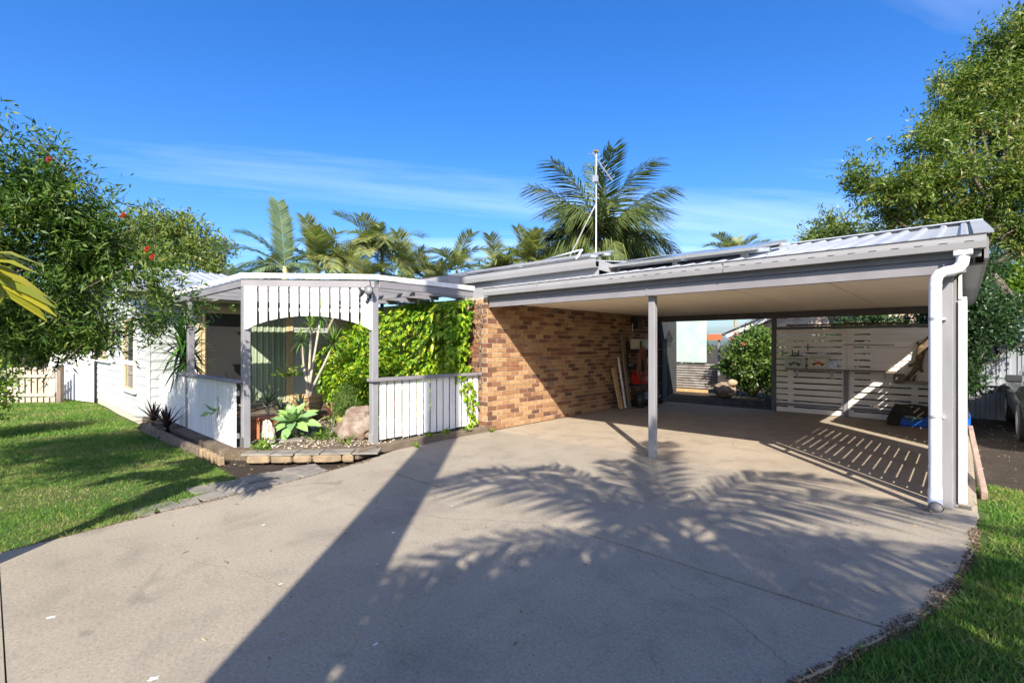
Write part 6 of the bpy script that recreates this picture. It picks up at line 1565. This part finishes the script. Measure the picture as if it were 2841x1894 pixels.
rosette("spear_plant", "dark spear-leaved plant close under the curtain", "plant", (-9.9, 3.7, 0.08), 18, 0.34, 0.055, VM, 14, 20, 85, (0.05, 0.4), heads=[(0, 0, .25, 1)], group="spear-leaved plants behind the agave")
RM = obj_rand("cordyline_blade", [(0.0, (0.10, 0.02, 0.03)), (0.4, (0.36, 0.05, 0.10)), (0.7, (0.17, 0.16, 0.04)), (1.0, (0.45, 0.30, 0.20))], 0.2)
rosette("red_cordyline", "pink and red bladed plant between the agave and the glazed bowl", "plant", (-8.55, 4.35, 0.08), 22, 0.34, 0.05, RM, 11, 5, 80, (0.1, 0.4), heads=[(0, 0, .12, 1)])
rosette("red_cordyline", "dark red bladed plant at the foot of the creeper behind the boulder", "plant", (-7.6, 5.1, 0.08), 20, 0.36, 0.05, RM, 12, 5, 80, (0.1, 0.4), heads=[(0, 0, .2, 1)])
for k, (x, y, lab, s_) in enumerate(((-7.32, 2.72, "low green weeds at the foot of the left porch post", 70), (-7.15, 2.62, "low weeds on the left end of the slate step", 50), (-6.62, 3.58, "tuft of grass in front of the boulder", 36), (-7.2, 3.45, "low groundcover on the pebbles right of the agave", 60), (-9.0, 4.45, "yellow-leaved seedling left of the clay pot", 40), (-7.45, 4.75, "yellow-green seedling behind the boulder", 40))):
    weed(lab, x, y, 0.08, s_, 0.085, 0.028, 120+k, L_LIME, "low_weed", "plant", 0.6, "low weeds in the porch garden", 0.07)
weed("agave leaf tips poking through the hole in the board fence", -8.30, 2.37, 0.5, 9, 0.22, 0.09, 140, L_AGAVE, "poking_leaves", "leaves", 0.2, None, 0.05)
weed("leafy green sapling in front of the curtain", -9.55, 4.0, 0.95, 60, 0.11, 0.045, 141, L_LIME, "sapling", "plant", 0.2, None, 0.14)
gc = np.random.default_rng(44); gP = []
for k in range(22):
    x = gc.uniform(-9.2, -6.75); y = gc.uniform(2.85 + max(0, x+7.6)*1.2, 4.6); n = 44
    gP.append(np.tile([x, y, 0.085], (n, 1)) + np.abs(gc.normal(size=(n, 3)))*np.array([.10, .10, .05])*np.where(gc.random((n, 3)) < .5, -1, 1)*np.array([1, 1, 0]) + np.array([0, 0, 1])*gc.random((n, 1))*0.05)
gP = np.concatenate(gP); V, F = leaf_quads(gP, unit(gc.normal(size=gP.shape)*np.array([1, 1, .5]) + np.array([0, 0, .55])), gc.uniform(.04, .10, len(gP)), gc.uniform(.015, .035, len(gP)), gc)
o = obj("groundcover", np_mesh("groundcover", V, F), L_HIB); o['kind'] = 'stuff'; tag(o, "low leafy groundcover spreading over the porch garden pebbles", "groundcover")
tag(rock("tree_stump", (-5.25, 15.1, 0.16), 0.28, 0.26, 0.24, 33, M("stump_bark", (0.17, 0.125, 0.09), (0.30, 0.23, 0.16), 8, 0.95, bstr=0.8), None, 0, 3, 0.25), "old sawn tree stump behind the carport", "stump")
tag(rock("sawn_log", (-5.0, 15.0, 0.40), 0.14, 0.11, 0.10, 35, M("log_end_wood", (0.40, 0.31, 0.21), (0.25, 0.18, 0.12), 9, 0.9, bstr=0.5), None, 0.5, 2, 0.2), "sawn log lying on the old stump", "log")

# ---------------------------------------------------------------- gates at the far left
gt = thing("white_gate", "white ribbed metal gate with a ring handle at the left end of the house", "gate", (-19.5, 1.8, -0.15))
g0 = Vector((-18.35, 2.1, 0)); g1 = Vector((-21.2, 1.35, 0)); n = 16
for k in range(n):
    a = g0+(g1-g0)*(k/n); b = g0+(g1-g0)*((k+0.93)/n)
    dd = (b-a).normalized(); nn_ = Vector((-dd.y, dd.x, 0))
    MB().obox(((a.x+b.x)/2, (a.y+b.y)/2, 0.75), dd*((b-a).length/2), nn_*0.012, (0, 0, 0.88)).build("gate_panel", WHITE, gt)
c = g0+(g1-g0)*0.58; dd = (g1-g0).normalized(); nn_ = Vector((-dd.y, dd.x, 0)); nn_ = nn_ if nn_.y < 0 else -nn_
ring = [c + nn_*0.05 + dd*0.06*math.cos(q*math.pi/8) + Vector((0, 0, 1.02+0.06*math.sin(q*math.pi/8))) for q in range(17)]
MB().tube(ring, 0.011, 6, False).build("ring_handle", BLACK, gt)
pk = thing("picket_fence", "weathered timber picket fence at the far left beyond the lawn", "fence", (-20.5, 0.2, -0.15))
p0 = lw(-14.6, 13.9); p1 = lw(-13.2, 14.1); n = 9
PALING = M("pale_paling", (0.42, 0.36, 0.29), (0.31, 0.26, 0.20), 4, 0.85, stretch=(3, 3, .7), bstr=0.4, rnd=True)
for k in range(n):
    a = p0+(p1-p0)*((k+.5)/n); MB().obox((a.x, a.y, 0.36), RT*0.065, FW*0.01, (0, 0, 0.5+0.01*(k % 2))).build("picket", PALING, pk)
for z in (0.08, 0.62): MB().bar(Vector((p0.x, p0.y, z))-FW*0.035, Vector((p1.x, p1.y, z))-FW*0.035, 0.04, 0.08).build("rail", PALING, pk)
MB().obox((p1.x+0.12*RT.x, p1.y+0.12*RT.y, 0.38), RT*0.06, FW*0.06, (0, 0, 0.55)).build("fence_post", OLDWOOD, pk)

# ---------------------------------------------------------------- grass and litter
def grass(name, fn, boxes, seed, hmin, hmax, wid, label):
    r_ = np.random.default_rng(seed); Vs = []
    for (x0, x1, y0, y1, dens, sc) in boxes:
        n = int((x1-x0)*(y1-y0)*dens); x = r_.uniform(x0, x1, n); y = r_.uniform(y0, y1, n)
        patch = np.sin(x*1.3+1)*np.sin(y*1.7+0.5)+0.5*np.sin(x*3.7-y*2.9)
        k = fn(x, y) & (r_.random(n) < np.clip(0.85+0.35*patch, 0.25, 1))
        x, y = x[k], y[k]; n = len(x); on = (x > left_x(y)) & (x < right_x(y)); z = np.where(on, 0.0, gz(x, y)-0.012)
        h = r_.uniform(hmin, hmax, n)*sc; a = r_.uniform(0, 6.283, n); w = wid*sc*r_.uniform(.7, 1.3, n)
        lean = r_.uniform(0.2, 1.1, n)*h; b = r_.uniform(0, 6.283, n)
        P = np.stack([x, y, z], 1); S = np.stack([np.cos(a), np.sin(a), 0*a], 1)*w[:, None]/2
        T = P + np.stack([np.cos(b)*lean, np.sin(b)*lean, h*0.8], 1)
        Vs.append(np.stack([P-S, P+S, T], 1).reshape(-1, 3))
    V = np.concatenate(Vs); F = np.arange(len(V)).reshape(-1, 3)
    o = obj(name, np_mesh(name, V, F), L_GRASS); o['kind'] = 'stuff'; o['label'] = label; o['category'] = 'grass'
def fringe_left(x, y): return in_left_lawn(x-0.012+0.02*np.sin(y*9)+0.02*np.sin(y*31+x*40), y)
grass("lawn_grass", fringe_left, [(-8.5, -5.15, -1.2, 2.1, 6500, 1.15), (-12, -8.5, -2.5, 2.1, 3600, 1.5), (-20.5, -12, -3.5, 2.1, 1500, 2.0)], 5, 0.022, 0.05, 0.007, "short green lawn grass on the left of the driveway")
def fringe_right(x, y): return in_right_lawn(x-0.03+0.035*np.sin(y*9)+0.02*np.sin(y*31+x*40), y)
grass("side_grass", fringe_right, [(-1.0, 1.2, 1.2, 5.0, 9000, 1.0), (0.0, 2.4, 4.6, 7.6, 5200, 1.0), (1.2, 4, 1.5, 5, 3000, 1.3)], 6, 0.025, 0.06, 0.009, "broad-leaved green grass on the right of the driveway")
def litter():
    r_ = np.random.default_rng(9); P = []
    for (x0, x1, y0, y1, n) in ((-5.2, -0.6, 0.3, 6.0, 120), (-0.7, 2.0, 2.0, 7.5, 130), (0.1, 3.5, 7.0, 13.5, 700), (-9, -5.4, -0.8, 2.0, 170), (-6, -3, 12.5, 15.5, 400), (-7.2, -5.5, 1.6, 3.4, 160), (-6, -0.2, 6.3, 12.2, 60)):
        x = r_.uniform(x0, x1, n); y = r_.uniform(y0, y1, n)
        on = (x > left_x(y)) & (x < right_x(np.clip(y, -6, 6.1))) & (y < 12.4) | ((y > 6.15) & (y < 12.4) & (x < 0.1) & (x > -6.1))
        z = np.where(on, 0.004, gz(x, y)+np.where((y > 7.5) | (x < -5), 0.004, 0.03)); P.append(np.stack([x, y, z], 1))
    P = np.concatenate(P); n = len(P); D = unit(np.stack([r_.normal(size=n), r_.normal(size=n), np.abs(r_.normal(size=n))*0.12], 1))
    V, F = leaf_quads(P, D, r_.uniform(0.015, 0.055, n), r_.uniform(0.006, 0.016, n), r_, 0.05)
    o = obj("leaf_litter", np_mesh("leaf_litter", V, F), LEAF("dry_leaf", [(0, (0.10, 0.06, 0.035)), (0.5, (0.24, 0.16, 0.09)), (0.85, (0.42, 0.32, 0.2)), (1, (0.30, 0.30, 0.12))], 0.7, 0.1)); o['kind'] = 'stuff'; o['label'] = "scattered dry leaves and twigs on the ground"; o['category'] = 'leaf litter'
litter()
# crumbled soil along the driveway's right edge
dm, nt, o_ = _mat("crumbled_soil"); g_ = nt.nodes.new("ShaderNodeNewGeometry")
bsdf(nt, o_, ramp(nt, g_.outputs['Random Per Island'], [(0, (0.06, 0.04, 0.026)), (0.5, (0.12, 0.085, 0.055)), (1, (0.22, 0.165, 0.11))]), 0.95, 0, 0.1)
def edge_soil(name, label, edge, side, y0, y1, n, seed):
    r_ = np.random.default_rng(seed); y = r_.uniform(y0, y1, n)
    clump = 0.35+0.65*np.clip(np.sin(y*3.1+seed)+0.5*np.sin(y*9.7), 0, 1.2)
    x = edge(y) + side*(np.abs(r_.normal(size=n))*-0.035*clump + 0.03*r_.random(n)); y = y + r_.normal(size=n)*0.01
    inside = (x > left_x(y)) & (x < right_x(y)); z = np.where(inside, 0.001, gz(x, y)+0.003)
    D = unit(np.stack([r_.normal(size=n), r_.normal(size=n), np.abs(r_.normal(size=n))*0.3], 1))
    V, F = leaf_quads(np.stack([x, y, z], 1), D, r_.uniform(0.006, 0.028, n), r_.uniform(0.004, 0.012, n), r_, 0.02)
    o = obj(name, np_mesh(name, V, F), dm); o['kind'] = 'stuff'; tag(o, label, "soil")
edge_soil("edge_soil", "crumbled brown soil along the driveway's right edge", right_x, 1, 1.9, 5.6, 3800, 15)
edge_soil("verge_soil", "crumbled brown soil along the driveway's left edge", left_x, -1, -0.6, 3.5, 3600, 16)
for o in list(bpy.data.objects):
    if o.get('_world'): del o['_world']
